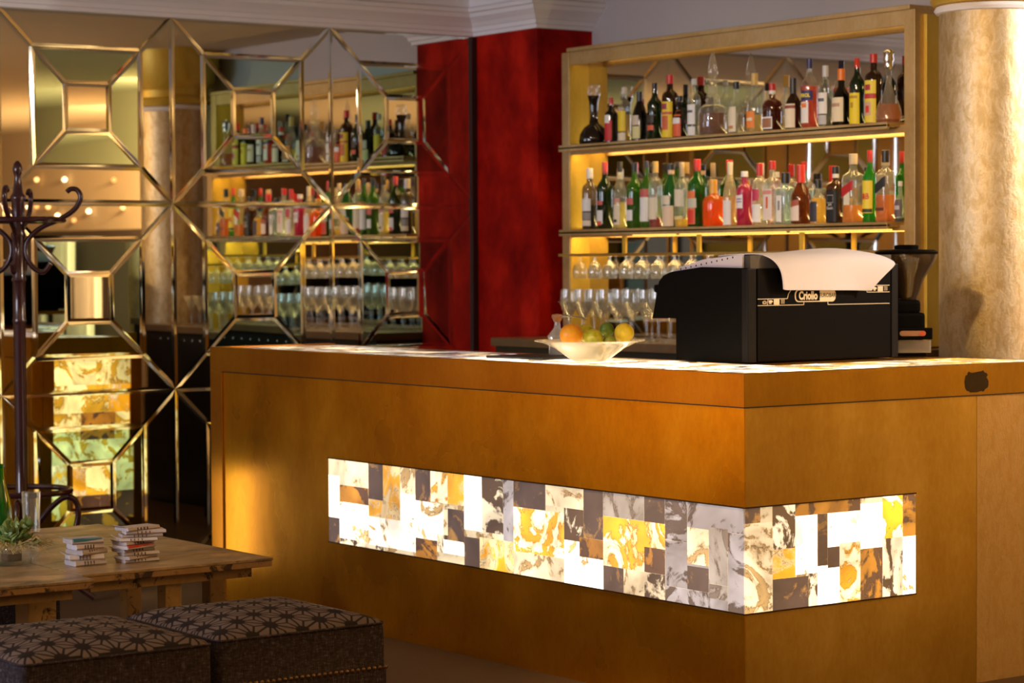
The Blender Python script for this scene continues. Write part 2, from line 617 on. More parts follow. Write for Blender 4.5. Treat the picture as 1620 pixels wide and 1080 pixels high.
tname = (('bottom', 0), ('middle', 1), ('top', 2))
cnames = ('at the far left edge behind the coat stand', 'second column from the left, beside the coat stand', 'between the coat stand column and the pillar column', 'right beside the red pillar')
tilt = random.Random(5)
for ci in range(4):
    y0 = .311+T*(ci-2)
    if ci == 0:
        y0 = .311-2*T
    for rn, ri in tname:
        z0 = ZC-T*(3-ri)
        r = thing('mirror_panel', '%s square mirror panel with faceted plates, %s' % (rn, ('in the leftmost column', 'in the column behind the coat stand', 'in the middle column', 'in the column beside the red pillar')[ci]), 'mirror', (XM, y0, max(z0, 0)), 'square mirror panels of the mirror wall')
        lo = .0 if z0 >= 0 else -z0
        S = [(0, lo), (T, lo), (T, T), (0, T)]
        Md = [(.19*T, .19*T), (.81*T, .19*T), (.81*T, .81*T), (.19*T, .81*T)]
        Sm = [(.375*T, .375*T), (.625*T, .375*T), (.625*T, .625*T), (.375*T, .625*T)]
        polys = []
        for i in range(4):
            j = (i+1) % 4
            polys.append(('outer_mirror_facet', [S[i], S[j], Md[j], Md[i]], M_MIR, 0))
            polys.append(('inner_mirror_facet', [Md[i], Md[j], Sm[j], Sm[i]], M_MIRT, 1))
        polys.append(('centre_mirror', Sm, M_MIR, 0))
        for nm, pts, m, tl in polys:
            P, I = plate(None, pts, .0145, .002, 0)
            if tl:
                sy, sz = tilt.uniform(-.012, .012), tilt.uniform(-.014, .014)
            else:
                sy, sz = tilt.uniform(-.0015, .0015), tilt.uniform(-.0015, .0015)
            cc = sum((p for p in I), Vector((0, 0)))/len(I)
            zz = lambda p: .0068+(p.x-cc.x)*sy+(p.y-cc.y)*sz
            bm = MB()
            f = bm.poly([(zz(p), p.x, p.y-lo) for p in I])
            bv = MB()
            n = len(P)
            for i in range(n):
                j = (i+1) % n
                bv.poly([(.0055, P[i].x, P[i].y-lo), (.0055, P[j].x, P[j].y-lo), (zz(I[j]), I[j].x, I[j].y-lo), (zz(I[i]), I[i].x, I[i].y-lo)])
                bv.poly([(.0, P[i].x, P[i].y-lo), (.0, P[j].x, P[j].y-lo), (.0055, P[j].x, P[j].y-lo), (.0055, P[i].x, P[i].y-lo)])
            o = bm.build(nm, m, r)
            bv.build('bevel', M_BEV, o)

def column_mat(warm=0.0):
    t = NT('crackled gold leaf column')
    a = t.noise(t.obj((1, 1, .5)), 26, 8, .72, .4)
    b = t.noise(t.obj(), 110, 5, .7)
    d = t.noise(t.obj((1, 1, .4)), 5, 3)
    c = t.ramp(a, [(.38, (.46, .33, .15)), (.48, (.57, .43, .23)), (.55, (.68, .56, .37)), (.62, (.57, .44, .25))])
    c = t.mix(t.math('MULTIPLY', d, .4), c, (.66, .46, .22))
    if warm:
        c = t.mix(warm, c, (.50, .30, .06))
    vo = t.n('TexVoronoi', {'Vector': t.n('VectorMath', {0: t.obj((1, 1, .6)), 1: t.n('TexNoise', {'Vector': t.obj(), 'Scale': 9}, out=1)}, operation='ADD'), 'Scale': 5}, feature='DISTANCE_TO_EDGE')
    ck = t.ramp(vo, [(.0, 1), (.012, 0)])
    c = t.mix(t.math('MULTIPLY', ck, .25), c, (.2, .12, .05))
    h = t.math('ADD', a, t.math('MULTIPLY', b, .3))
    return t.fin(t.bsdf(Base_Color=c, Metallic=.6, Roughness=t.math('MULTIPLY_ADD', b, .25, .30), Normal=t.bump(h, .45, .006)))


# ------------------------------------------------------------------ bar counter
H, L, CT = 1.08, 3.4346, .1027
DF = .60     # depth of front arm
DR = .50     # depth of right arm
OX, OZ0, OZ1, OY = -2.475, .329, .6626, .756
CX, CY, CRr = -.915, 2.11, .20
bar = thing('bar_counter', 'L-shaped gold leaf bar counter with glowing onyx band and lit top', 'bar counter')
rc = .008
# gold boards around the onyx band (front and right side)
fb = MB()
zt = H-CT
fb.box(-L+.10, -rc, rc, .05, OZ1, zt).box(-L+.10, -rc, rc, .05, .0, OZ0).box(-rc, -rc/2, rc-.004, rc, OZ1, zt).box(-rc, -rc/2, rc-.004, rc, 0, OZ0).box(-L+.10, OX, rc, .05, OZ0, OZ1)
fb.build('front_panel', G_BAR, bar)
sb = MB()
sb.box(-.05, 0-rc/2, .0505, 1.048, OZ1, zt).box(-.05, 0-rc/2, .0505, 1.048, .0, OZ0).box(-.05, 0-rc/2, OY, 1.048, OZ0, OZ1).box(-.0075, -rc/2, rc+.0005, .0505, OZ1, zt).box(-.0075, -rc/2, rc+.0005, .0505, 0, OZ0)
G_SIDE = gold('gold leaf side panel', (.42, .23, .03), (.54, .34, .055), (.66, .45, .11), .33, .85)
sb.build('side_panel', G_SIDE, bar)
M_COLUMN = column_mat()
MB().box(-.05, -rc/2, 1.050, 1.5, .0, zt).build('crackled_end_panel', column_mat(.7), bar)
rs = random.Random(2)
MB().prism([(.0004, 1.043+.056*math.copysign(abs(math.cos(a))**.5, math.cos(a))*rs.uniform(.86, 1.06), 1.022+.036*math.copysign(abs(math.sin(a))**.5, math.sin(a))*rs.uniform(.82, 1.06)) for a in [k*2*PI/36 for k in range(36)]], (.0003, 0, 0)).build('dark_stain', plain('dark tarnish', (.035, .018, .004), .5, .3, spec=.2, var=.4, vscale=40), bar)
MB().box(-L, -L+.10, 0, .06, 0, zt, .002).build('end_post', G_RAIL, bar)
rb = MB()
rb.prism([(-L, 0, zt), (-.0003, 0, zt), (-.0453, .045, zt), (-L, .045, zt)], (0, 0, CT))
rb.build('front_rail', G_RAIL, bar)
MB().prism([(0, .0003, zt), (0, 1.5, zt), (-.045, 1.5, zt), (-.045, .0453, zt)], (0, 0, CT)).build('side_rail', gold('aged gold leaf rail', (.26, .13, .008), (.36, .19, .013), (.45, .26, .025), .36, .85, (1, 1, .25)), bar)
MB().box(-L+.1, -.0002, -.0008, .004, zt-.004, zt-.0003).box(-.004, .0008, -.0006, 1.5, zt-.004, zt-.0003).build('dark_shadow_line', M_DARK, bar)  # thin dark strips stand in for the shadow line under the rails
# end panel with its own onyx (seen in the mirrors)
eb = MB()
eb.box(-L, -L+.05, .0605, .12, 0, zt).box(-L, -L+.05, DF-.06, DF, 0, zt).box(-L, -L+.05, .12, DF-.06, 0, .14).box(-L, -L+.05, .12, DF-.06, 1.0-.03, zt).box(-L, -L+.05, .0455, DF, zt, H)
eb.build('end_panel', G_RAIL, bar)
# inner carcass
kb = MB()
kb.box(-L+.05, -.05, .055, DF-.02, 0, H-.03).box(-DR+.02, -.055, DF-.02, 1.1, 0, H-.03)
kb.build('carcass', M_DARK, bar)
# dark strip put in as the shadow line at the floor
MB().box(-L+.1, -.012, .012, .05, 0, .012).build('floor_shadow_strip', M_DARK, bar)
# countertop frame board
tb = MB()
tb.box(-L+.05, -.045, .045, DF, H-.03, H-.004)
tb.build('counter_board', G_RAIL, bar)
tb = MB()
pts = [(-.045, DF), (-.045, 1.48), (-.515, 1.48), (-.62, 1.40), (-.80, 1.40), (-.80, DF)]
tb.prism([(x, y, H-.03) for x, y in pts], (0, 0, .026))
tb.build('counter_board', G_RAIL, bar)

# onyx mosaics -------------------------------------------------------
XS = {519: -2.475, 536: -2.394, 582: -2.181, 605: -2.077, 632: -1.958, 656: -1.854, 680: -1.752, 690: -1.71, 700: -1.668, 707: -1.639, 733: -1.533, 757: -1.436, 761: -1.421, 795: -1.289, 811: -1.227, 862: -1.037, 891: -.932, 915: -.846, 922: -.822, 953: -.714, 985: -.605, 1018: -.496, 1051: -.389, 1086: -.278, 1120: -.172, 1150: -.081, 1178: 0.0}
FT = """519 582 0 .3 C;519 536 .2 .7 W;519 536 .7 1 D;536 582 .3 .52 B;536 582 .5 .93 W;536 605 .93 1 M;582 605 0 .42 D;605 632 0 .42 A;632 656 0 .3 C
582 632 .42 .62 A;632 656 .3 .62 W;582 656 .62 .95 W;605 656 .95 1 C;656 680 0 .36 D;680 707 0 .35 P;707 733 0 .35 A;656 700 .36 .78 W;656 690 .78 1 B;690 707 .7 1 M
700 733 .35 .42 C;707 733 .4 .75 D;733 761 0 .62 W;700 733 .75 .9 W;733 757 .68 1 D;690 733 .9 1 C;761 795 0 .6 M;795 811 0 .66 G;733 761 .6 .68 C;757 811 .66 1 A
811 862 0 .28 D;811 891 .28 .75 P;811 891 .75 1 C;862 922 0 .22 C;891 922 .22 .55 M;922 953 0 .5 D;891 953 .55 1 W;915 953 .5 .7 B;953 1018 0 .25 H
1018 1051 0 .28 D;953 1051 .25 .75 P;1018 1051 .5 .75 B;953 985 .75 1 D;985 1018 .75 1 C;1018 1051 .75 1 M;1051 1086 0 .4 G;1051 1120 .4 .85 G;1086 1178 0 .25 G
1086 1120 .25 .6 C;1120 1150 .22 .76 H;1150 1178 .25 1 G;1051 1150 .85 1 G;1120 1150 .76 .9 H;1086 1120 .62 .85 D"""
front = []
for ln in FT.replace('\n', ';').split(';'):
    a, b, c, d, t_ = ln.split()
    front.append((XS[int(a)], XS[int(b)], OZ1-(OZ1-OZ0)*float(d), OZ1-(OZ1-OZ0)*float(c), t_))
onyx('onyx_front_band', [(OX, 0, OZ0, OZ1, 'C')]+front, lambda u, v, l: (u, .003-l, v), bar)
tr = MB()
for zz in (OZ1, OZ0):
    tr.box(OX, .0, -.002, .004, zz-.002, zz+.002)
    tr.box(-.004, .002, -.002, OY, zz-.002, zz+.002)
tr.build('onyx_trim', plain('dark bronze trim', (.05, .022, .006), .4, .6), bar)
YS = {1178: 0.0, 1204: .069, 1223: .12, 1259: .217, 1280: .274, 1294: .313, 1310: .357, 1329: .41, 1362: .503, 1397: .603, 1429: .696, 1448: .756}
ST = """1178 1204 0 .15 D;1204 1223 0 .15 C;1178 1223 .15 1 C;1223 1259 0 .42 M;1223 1259 .42 .7 A;1223 1280 .7 1 D;1259 1362 0 .12 B;1259 1294 .12 .68 W;1280 1294 .68 1 M
1294 1310 .12 .7 D;1310 1362 .12 .45 W;1294 1329 .62 1 W;1310 1329 .45 .65 D;1329 1362 .42 1 P;1362 1397 .05 .5 W;1362 1397 .5 1 B;1362 1397 0 .06 C;1397 1429 0 .42 P;1397 1429 .42 1 M;1429 1448 0 .42 B;1429 1448 .42 1 W"""
side = []
for ln in ST.replace('\n', ';').split(';'):
    a, b, c, d, t_ = ln.split()
    side.append((YS[int(a)], YS[int(b)], OZ1-(OZ1-OZ0)*float(d), OZ1-(OZ1-OZ0)*float(c), t_))
onyx('onyx_side_band', [(0, OY, OZ0, OZ1, 'C')]+side, lambda u, v, l: (-.003+l, u, v), bar)


def grid_tiles(u0, u1, v0, v1, du, dv, kinds, seed):
    rr = random.Random(seed)
    out = [(u0, u1, v0, v1, 'C')]
    nv = max(1, round((v1-v0)/dv))
    for j in range(nv):
        u = u0
        while u < u1-.01:
            q = min(u1, u+du*rr.uniform(.6, 1.5))
            out.append((u, q, v0+(v1-v0)*j/nv, v0+(v1-v0)*(j+1)/nv, rr.choice(kinds)))
            u = q
    return out


onyx('onyx_top_band', grid_tiles(-L+.1, -.05, .06, DF-.07, .12, .12, 'HGDCGHBG', 4)[:1] + [t for t in grid_tiles(-L+.1, -1.75, .06, DF-.07, .13, .12, 'HGDCGHDG', 4)[1:]] + grid_tiles(-1.75, -.05, .06, DF-.07, .12, .1, 'XWCXPCMX', 9)[1:], lambda u, v, l: (u, v, H-.004+l), bar)
onyx('onyx_top_band', grid_tiles(DF-.07, 1.44, -.46, -.06, .12, .1, 'XAPCXPMA', 12), lambda u, v, l: (v, u, H-.004+l), bar)
onyx('onyx_end_band', grid_tiles(.12, DF-.06, .14, .97, .13, .15, 'YYAYMYYB', 21), lambda u, v, l: (-L+.01-l, u, v), bar)

# ------------------------------------------------------------------ crackled gold column


col = thing('column', 'round crackled gold leaf column behind the right end of the bar', 'column', (CX, CY, 0))
MB().lathe([(CRr, 0), (CRr, 2.42)], 64).build('shaft', M_COLUMN, col, True)
MB().lathe([(CRr-.01, 2.395), (CRr+.012, 2.40), (CRr+.02, 2.412), (CRr+.012, 2.425), (CRr-.01, 2.43)], 64).build('white_ring', M_CORN, col, True)
MB().lathe([(CRr-.01, 2.428), (CRr+.025, 2.432), (CRr+.035, 2.45), (CRr+.025, 2.475), (CRr+.005, 2.485), (CRr+.005, 2.53), (CRr+.05, 2.58), (CRr+.06, 2.78)], 64).build('gold_capital', G_IN, col, True)

# ------------------------------------------------------------------ back bar shelf cabinet
YF, YM = 2.13, 2.25
XL, XR = -3.733, -1.3436
Z1, Z2 = 2.002, 1.591
cab = thing('shelf_cabinet', 'antique gold framed mirror-backed bottle shelf above the back counter', 'shelf cabinet')
MB().box(XL, XL+.0605, YF, YM, 1.075, 2.46, .003).build('side_post', G_CAB, cab)
MB().box(XR-.0605, XR, YF, YM, 1.075, 2.46, .003).build('side_post', G_CAB, cab)
MB().box(XR, XR+.018, YF+.05, YM+.1, 1.075, 2.44, .002).build('side_moulding', G_IN, cab)
MB().box(XL+.0605, XR-.0605, YF+.005, YF+.025, 2.398, 2.46, .002).box(XL+.0605, XR-.0605, YF+.02, YM, 2.44, 2.46).box(XL+.055, XR-.02, YF-.012, YM+.02, 2.46, 2.479, .003).build('top_frame', G_CAB, cab)
MB().box(XL+.0605, XL+.064, YF+.004, YM, 1.075, 2.398).build('inner_side', G_IN, cab)
MB().box(XR-.064, XR-.0605, YF+.004, YM, 1.075, 2.398).build('inner_side', G_IN, cab)
MB().box(XL+.03, XR-.03, YM, YM+.004, 1.075, 2.44).build('back_mirror', mirror_mat('cabinet mirror', (.62, .58, .55), .02), cab)
MB().box(XL, XR, YM+.005, YW-.002, 1.075, 2.455).build('back_box', M_DARK, cab)
for zz in (Z1, Z2):
    sh = MB().box(XL+.064, XR-.09, 2.06, YM-.001, zz-.020, zz, .002).box(XL+.064, XR-.09, 2.06, 2.075, zz-.030, zz-.01, .001).box(XL+.064, XR-.064, YF+.005, YF+.02, zz-(.044 if zz == Z1 else .036), zz-.012, .001).build('shelf', G_CAB, cab)
    if zz == Z2:
        for xa, xb in ((-3.1, -2.79), (-2.76, -2.05), (-2.02, XR-.07)):
            MB().box(xa, xb, 2.062, 2.07, zz-.0355, zz-.030).build('light_strip', emis('warm strip light', (1, .66, .12), 1.6), sh)
for zz, pw in ((2.43, .6), (Z1-.022, 4.5), (Z2-.022, 9)):
    lamp('shelf_strip_light', 'AREA', ((XL+XR)/2, 2.165, zz), ((XL+XR)/2, 2.18, 0), pw, (1, .70, .30), 2.2, .03)
for zz, pw in ((Z1+.006, 1.3), (Z2+.006, 3.0)):
    l_ = lamp('shelf_uplight', 'AREA', ((XL+XR)/2, 2.232, zz), ((XL+XR)/2, 2.21, 3), pw, (1, .78, .3), 2.2, .016)

# back counter under the cabinet
bc = thing('back_counter', 'dark back counter with brown top carrying the glasses', 'counter')
MB().box(-3.80, -1.2, 1.74, YW-.003, 1.03, 1.07, .003).build('countertop', plain('brown back counter top', (.16, .09, .04), .3, var=.3, vscale=9), bc)
MB().box(-3.80, -1.2, 1.77, YW-.003, 0, 1.03).build('carcass', M_DARK, bc)
st = MB()
for k in range(24):
    st.ball((-3.7+k*.1, 1.77, .985), .006, seg=8)
st.build('stud_trim', M_CHROME, bc, True)

# glass rack under the lower shelf
rk = thing('glass_rack', 'thin brass hanging rack for stemware under the lower shelf', 'glass rack')
gr = MB()
for k in range(19):
    x = -3.615+k*.12
    gr.box(x-.014, x-.008, 2.06, YM-.002, 1.462, 1.47).box(x+.008, x+.014, 2.06, YM-.002, 1.462, 1.47)
gr.box(XL+.065, XR-.065, 2.056, 2.064, 1.462, 1.475)
gr.build('rail', plain('brass', (.75, .52, .16), .3, 1.0), rk)
hg = MB()
for x in (-3.2, -2.66, -1.98):
    hg.box(x-.012, x+.012, 2.09, 2.10, 1.475, Z2-.036)
hg.build('hanger', G_IN, rk)


def wine_prof():
    return [(0, 0), (.033, .0), (.034, .003), (.010, .008), (.0042, .014), (.004, .030), (.012, .036), (.028, .052), (.034, .075), (.034, .095), (.031, .118), (.030, .118), (.0332, .095), (.0332, .076), (.026, .054), (0, .038)]


wine = MB().lathe(wine_prof(), 20).build('wine_glass', M_STEM, None, True)
tag(wine, 'stemmed wine glass hanging upside down from the brass rack', 'glass', 'wine glasses hanging from the rack')
wine.location = (-3.555, 2.10, 1.472)
wine.rotation_euler = (PI, 0, 0)
for k in range(1, 18):
    dup(wine, (-3.555+k*.12, 2.10+random.uniform(-.006, .006), 1.472))
for k in range(17):
    dup(wine, (-3.555+k*.12+.01, 2.185, 1.472))
gob = MB().lathe([(0, 0), (.036, 0), (.036, .004), (.008, .010), (.005, .02), (.005, .09), (.02, .105), (.037, .135), (.043, .175), (.040, .232), (.039, .232), (.0418, .175), (.036, .137), (.018, .108), (0, .1)], 20).build('wine_goblet', M_STEM, None, True, loc=(-3.63, 2.09, 1.07))
tag(gob, 'tall stemmed goblet in the rear row of glasses on the back counter', 'glass', 'tall goblets standing on the back counter')
for k in range(1, 22):
    dup(gob, (-3.63+k*.098, 2.09+random.uniform(-.01, .01), 1.07))
mart = MB().lathe([(0, 0), (.034, 0), (.034, .004), (.008, .009), (.0045, .02), (.0045, .085), (.05, .178), (.049, .178), (0, .089)], 20).build('cocktail_glass', M_STEM, None, True, loc=(-3.38, 1.9, 1.07))
tag(mart, 'cone-shaped cocktail glass in the front row on the back counter', 'glass', 'cocktail glasses standing on the back counter')
for k in range(1, 16):
    dup(mart, (-3.38+k*.122, 1.9+random.uniform(-.012, .012), 1.07))

# ------------------------------------------------------------------ bottles
PROF = {
    'bordeaux': [(.0, .0), (.93, 0), (1, .012), (1, .60), (.96, .645), (.78, .69), (.50, .735), (.38, .775), (.35, .82), (.34, .985), (.3, .985), (0, .985)],
    'slope': [(0, 0), (.93, 0), (1, .012), (1, .46), (.95, .53), (.80, .63), (.58, .73), (.42, .79), (.36, .83), (.34, .985), (0, .985)],
    'round': [(0, 0), (.94, 0), (1, .012), (1, .63), (.97, .67), (.85, .715), (.6, .745), (.42, .765), (.37, .79), (.36, .985), (0, .985)],
    'square': [(0, 0), (.95, 0), (1, .012), (1, .64), (.96, .68), (.75, .715), (.48, .745), (.40, .77), (.38, .985), (0, .985)],
    'squat': [(0, 0), (.94, 0), (1, .015), (1, .40), (.93, .50), (.70, .60), (.45, .66), (.36, .70), (.34, .985), (0, .985)],
    'flask': [(0, 0), (.9, 0), (1, .03), (1, .50), (.97, .57), (.8, .63), (.5, .67), (.36, .69), (.34, .985), (0, .985)],
    'tall': [(0, 0), (.95, 0), (1, .01), (1, .40), (.92, .5), (.74, .62), (.55, .74), (.45, .82), (.40, .985), (0, .985)],
}
SQ = {'square': 5, 'flask': 3}


def prof_r(pr, z):
    for (r0, z0), (r1, z1) in zip(pr[1:], pr[2:]):
        if z0 <= z <= z1 and z1 > z0:
            return r0+(r1-r0)*(z-z0)/(z1-z0)
    return 1


def arc_label(pr, r, h, z0, z1, half, sq, lift=1.02, skew=0.0, cen=-PI/2):
    mb = MB()
    n, m = 12, 5
    rows = []
    for j in range(m+1):
        z = z0+(z1-z0)*j/m
        row = []
        for i in range(n+1):
            u = -1+2*i/n
            th = cen+u*half
            rr = prof_r(pr, z)*r*lift
            q = sq or 2
            if q > 2:
                rr = rr/((abs(math.cos(th))**q+abs(math.sin(th))**q)**(1/q))
            row.append(mb.b.verts.new((rr*math.cos(th), rr*math.sin(th), (z+skew*u)*h)))
        rows.append(row)
    for a, b in zip(rows, rows[1:]):
        for i in range(n):
            mb.b.faces.new((a[i], a[i+1], b[i+1], b[i]))
    return mb


def bottle(kind, x, z, h, r, label, glass, body, cap, capf, liquid=None, labels=(), name='liquor_bottle', y=2.155, text=None, group=None, neck=None):
    pr = PROF[kind]
    sq = SQ.get(kind)
    sqs = None
    if sq:
        sqs = [sq if q[0] > .7 else 2 for q in pr]
    P = [(a*r, b*h) for a, b in pr]
    gm = cmat('glass%.2f' % body, glass, lambda p, c: glass_mat('bottle glass', c, body))
    o = MB().lathe(P, 20, sq=sqs).build(name, gm, None, True, loc=(x, y, z+.0005))
    tag(o, label, 'bottle', group)
    nr = pr[-2][0]*r
    c0 = 1-capf
    MB().lathe([(nr*1.0, c0*h), (nr*1.17, c0*h), (nr*1.17, h*.995), (nr*1.05, h), (0, h)], 16).build('cap', paint(cap, .35), o, True)
    if neck:
        MB().lathe([(nr*1.06, (c0-.07)*h), (nr*1.08, c0*h)], 16).build('neck_label', paint(neck), o, True)
    if liquid:
        lc, lev = liquid
        lp = [(0, .012*h), (.9*r, .012*h)]
        for a, b in pr[2:]:
            if b < lev:
                lp.append((a*r*.94, max(b, .02)*h))
        lp += [(prof_r(pr, lev)*r*.94, lev*h), (0, lev*h)]
        ls = None
        if sq:
            ls = [sq if q[0] > .65*r else 2 for q in lp]
        MB().lathe(lp, 20, sq=ls).build('liquid', cmat('liquid', lc, lambda p, c: glass_mat('spirit', c, .45, .1)), o, True)
    for lb in labels:
        z0, z1, half, c = lb[:4]
        sk = lb[4] if len(lb) > 4 else 0
        lf = lb[5] if len(lb) > 5 else 1.02
        arc_label(pr, r, h, z0, z1, half, sq, lf, sk).build('paper_label', paint(c, .55), o, True)
    if text:
        body_, size, zc, c, sxx, bold = text
        rr = prof_r(pr, zc)*r*1.05
        me = text_mesh(body_, size, bold, sxx)
        if sq:
            text_obj('label_lettering', me, lambda a, b: Vector((a, -rr*1.0, zc*h+b)), paint(c), o)
        else:
            text_obj('label_lettering', me, lambda a, b: Vector((rr*math.sin(a/rr), -rr*math.cos(a/rr), zc*h+b)), paint(c), o)
    return o


CLR = (.92, .95, .93)
GRN = (.10, .36, .05)
DGR = (.03, .10, .03)
BRN = (.12, .045, .012)
BLKG = (.018, .015, .014)
CRM = (.80, .70, .50)
WHT = (.82, .80, .76)
RED = (.50, .02, .015)
BLK = (.012, .012, .014)
YEL = (.85, .62, .02)
GLD = (.62, .40, .10)
AMB = (.75, .27, .02)
UG = 'bottles on the upper shelf'
LG = 'bottles on the lower shelf'


def U(*a, **k):
    return bottle(*a, group=UG, **k)


def Lw(*a, **k):
    return bottle(*a, group=LG, **k)


# decanters ----------------------------------------------------------
dk = MB().lathe([(0, 0), (.068, 0), (.074, .012), (.068, .05), (.05, .08), (.024, .10), (.018, .13), (.022, .2), (.03, .235), (.0, .235)], 20).build('decanter', glass_mat('smoky decanter glass', (.10, .07, .06), .12), None, True, loc=(-3.50, 2.148, Z1+.0005))
tag(dk, 'long-necked decanter with wide dark base at the far left of the upper shelf', 'decanter', UG)
sp = MB().lathe([(.03, .233), (.034, .25), (.026, .27), (.03, .285), (.012, .292), (0, .292)], 16)
sp.build('stopper', M_CRYSTAL, dk, True)
MB().lathe([(0, .004), (.064, .004), (.068, .014), (.06, .05), (0, .06)], 20).build('liquid', glass_mat('dark liqueur', (.03, .015, .012), .3), dk, True)

pg = MB().lathe([(0, 0), (.062, 0), (.066, .008), (.066, .105), (.058, .125), (.05, .135), (.034, .142), (.03, .152), (.036, .16), (.028, .168), (.032, .178), (.022, .188), (.022, .222), (.03, .23), (.0, .232)], 20).build('decanter', M_CRYSTAL, None, True, loc=(-2.608, 2.135, Z1+.0005))
tag(pg, 'ribbed crystal decanter of brown spirit with a tall spire stopper on the upper shelf', 'decanter', UG)
MB().lathe([(.012, .232), (.034, .24), (.03, .25), (.012, .256), (.02, .268), (.026, .285), (.014, .345), (.002, .385), (0, .386)], 12).build('spire_stopper', M_CRYSTAL, pg, True)
MB().lathe([(0, .006), (.058, .006), (.061, .012), (.061, .10), (0, .1)], 20).build('liquid', glass_mat('brown spirit', (.36, .12, .015), .5), pg, True)

dr = MB().lathe([(0, 0), (.045, 0), (.056, .012), (.056, .035), (.046, .075), (.024, .12), (.013, .16), (.012, .215), (.018, .225), (0, .226)], 20).build('decanter', M_CRYSTAL, None, True, loc=(-1.508, 2.145, Z1+.0005))
tag(dr, 'flared amber decanter with ornate silver stopper at the right end of the upper shelf', 'decanter', UG)
MB().lathe([(.014, .222), (.02, .23), (.018, .25), (.024, .262), (.02, .28), (.026, .292), (.012, .305), (0, .306)], 12).build('silver_stopper', M_CHROME, dr, True)
MB().lathe([(0, .005), (.042, .005), (.052, .014), (.052, .035), (.041, .078), (0, .08)], 20).build('liquid', cmat('liquid', (.72, .28, .02), lambda p, c: glass_mat('spirit', c, .45, .1)), dr, True)

# upper shelf, left to right -----------------------------------------
U('bordeaux', -3.373, Z1, .218, .0318, 'small dark bottle with red cap and red and white label beside the dark decanter', BLKG, .2, RED, .16, None, [(.05, .50, .95, (.62, .03, .03)), (.44, .62, .6, WHT, 0, 1.03)])
U('round', -3.271, Z1, .262, .0316, 'clear bottle with yellow label and cream band, third from left on the upper shelf', CLR, .06, (.55, .5, .42), .12, ((.80, .60, .25), .5), [(.20, .56, 1.0, YEL), (.03, .17, 1.0, CRM)])
U('slope', -3.157, Z1, .233, .0358, 'black wine-shouldered bottle with a blotchy white and yellow label', BLKG, .15, BLK, .2, None, [(.05, .30, .9, (.72, .66, .30)), (.32, .52, .7, (.66, .55, .42))])
U('bordeaux', -3.045, Z1, .267, .0355, 'dark green bottle with black capsule and a small orange-red band label', DGR, .25, BLK, .2, None, [(.17, .26, .7, (.68, .12, .05)), (.30, .44, .7, (.05, .03, .02))])
U('round', -2.934, Z1, .297, .0382, 'tall brown bottle with red cap and yellow oval-marked label left of the crystal decanter', BRN, .25, RED, .14, None, [(.02, .58, 1.15, YEL), (.46, .55, .45, (.35, .05, .08), 0, 1.035), (.14, .36, .6, (.62, .14, .04), 0, 1.035), (.38, .42, 1.1, (.55, .1, .06), 0, 1.035)])
U('squat', -2.862, Z1, .196, .0336, 'short dark bottle with an orange-red label and white lettering band', BLKG, .2, BLK, .14, None, [(.04, .66, .95, (.72, .12, .03)), (.34, .48, .8, WHT, 0, 1.035)])
U('round', -2.762, Z1, .267, .0304, 'slim clear bottle with two white labels just left of the crystal decanter', CLR, .07, (.5, .5, .5), .1, None, [(.22, .56, 1.0, WHT), (.03, .18, 1.0, WHT), (.42, .46, .6, (.1, .1, .12), 0, 1.035)])
U('squat', -2.47, Z1, .235, .036, 'clear bottle with black cap and tall cream label just right of the crystal decanter', CLR, .06, BLK, .14, None, [(.04, .52, .75, CRM), (.1, .16, .4, (.6, .25, .08), 0, 1.035)])
U('squat', -2.348, Z1, .264, .0365, 'clear bottle with gold capsule and orange label on the upper shelf', CLR, .06, GLD, .2, ((.9, .75, .35), .3), [(.08, .36, .8, (.85, .25, .03)), (.2, .25, .5, CRM, 0, 1.035)])
U('flask', -2.232, Z1, .212, .039, 'square-shouldered brown-red liqueur bottle with red cap and white plate label', (.28, .05, .02), .3, RED, .15, ((.4, .07, .02), .5), [(.05, .30, .8, WHT), (.08, .27, .7, (.35, .16, .08), 0, 1.03)], neck=WHT)
U('squat', -2.097, Z1, .226, .0372, 'dark brown bottle with long black capsule and cream banded label', BRN, .2, BLK, .3, None, [(.04, .50, 1.0, CRM), (.41, .47, 1.0, (.28, .06, .05), 0, 1.035)])
U('bordeaux', -1.994, Z1, .303, .0369, 'clear bottle of red-orange aperitif with blue cap and blue band label', CLR, .05, (.02, .02, .10), .14, ((.95, .14, .01), .60), [(.40, .54, 1.15, (.02, .03, .14)), (.08, .38, .65, WHT), (.30, .36, .4, (.8, .2, .03), 0, 1.035)], text=('APEROL', .021, .47, (.95, .75, .05), .85, .0008))
U('round', -1.896, Z1, .266, .0312, 'clear bottle with silver cap and white label beside the red-orange aperitif', CLR, .06, (.55, .55, .58), .18, None, [(.22, .56, 1.0, WHT), (.05, .2, .9, (.5, .5, .52)), (.42, .47, .6, (.12, .12, .14), 0, 1.035)])
U('squat', -1.799, Z1, .245, .0403, 'round-shouldered dark bottle with orange cap and cream oval label', BLKG, .2, (.80, .20, .02), .2, None, [(.08, .50, 1.0, CRM), (.34, .40, .6, (.5, .3, .2), 0, 1.035)])
U('bordeaux', -1.704, Z1, .283, .032, 'dark green bottle with red cap and plain yellow label on the upper shelf', DGR, .25, (.60, .04, .02), .15, None, [(.02, .48, 1.1, (.85, .68, .02)), (.40, .44, .8, (.5, .3, .02), 0, 1.035), (.26, .34, .25, (.5, .3, .02), 0, 1.035)])
U('round', -1.606, Z1, .294, .0371, 'tall brown bottle with red cap and yellow-green red-banded label near the amber decanter', BRN, .25, RED, .13, None, [(.02, .62, 1.05, (.82, .66, .06)), (.36, .43, 1.04, (.5, .04, .04), 0, 1.03), (.48, .56, .4, (.4, .04, .06), 0, 1.035), (.12, .31, .45, (.65, .42, .3), 0, 1.035), (.16, .26, .25, (.7, .05, .03), 0, 1.05)])

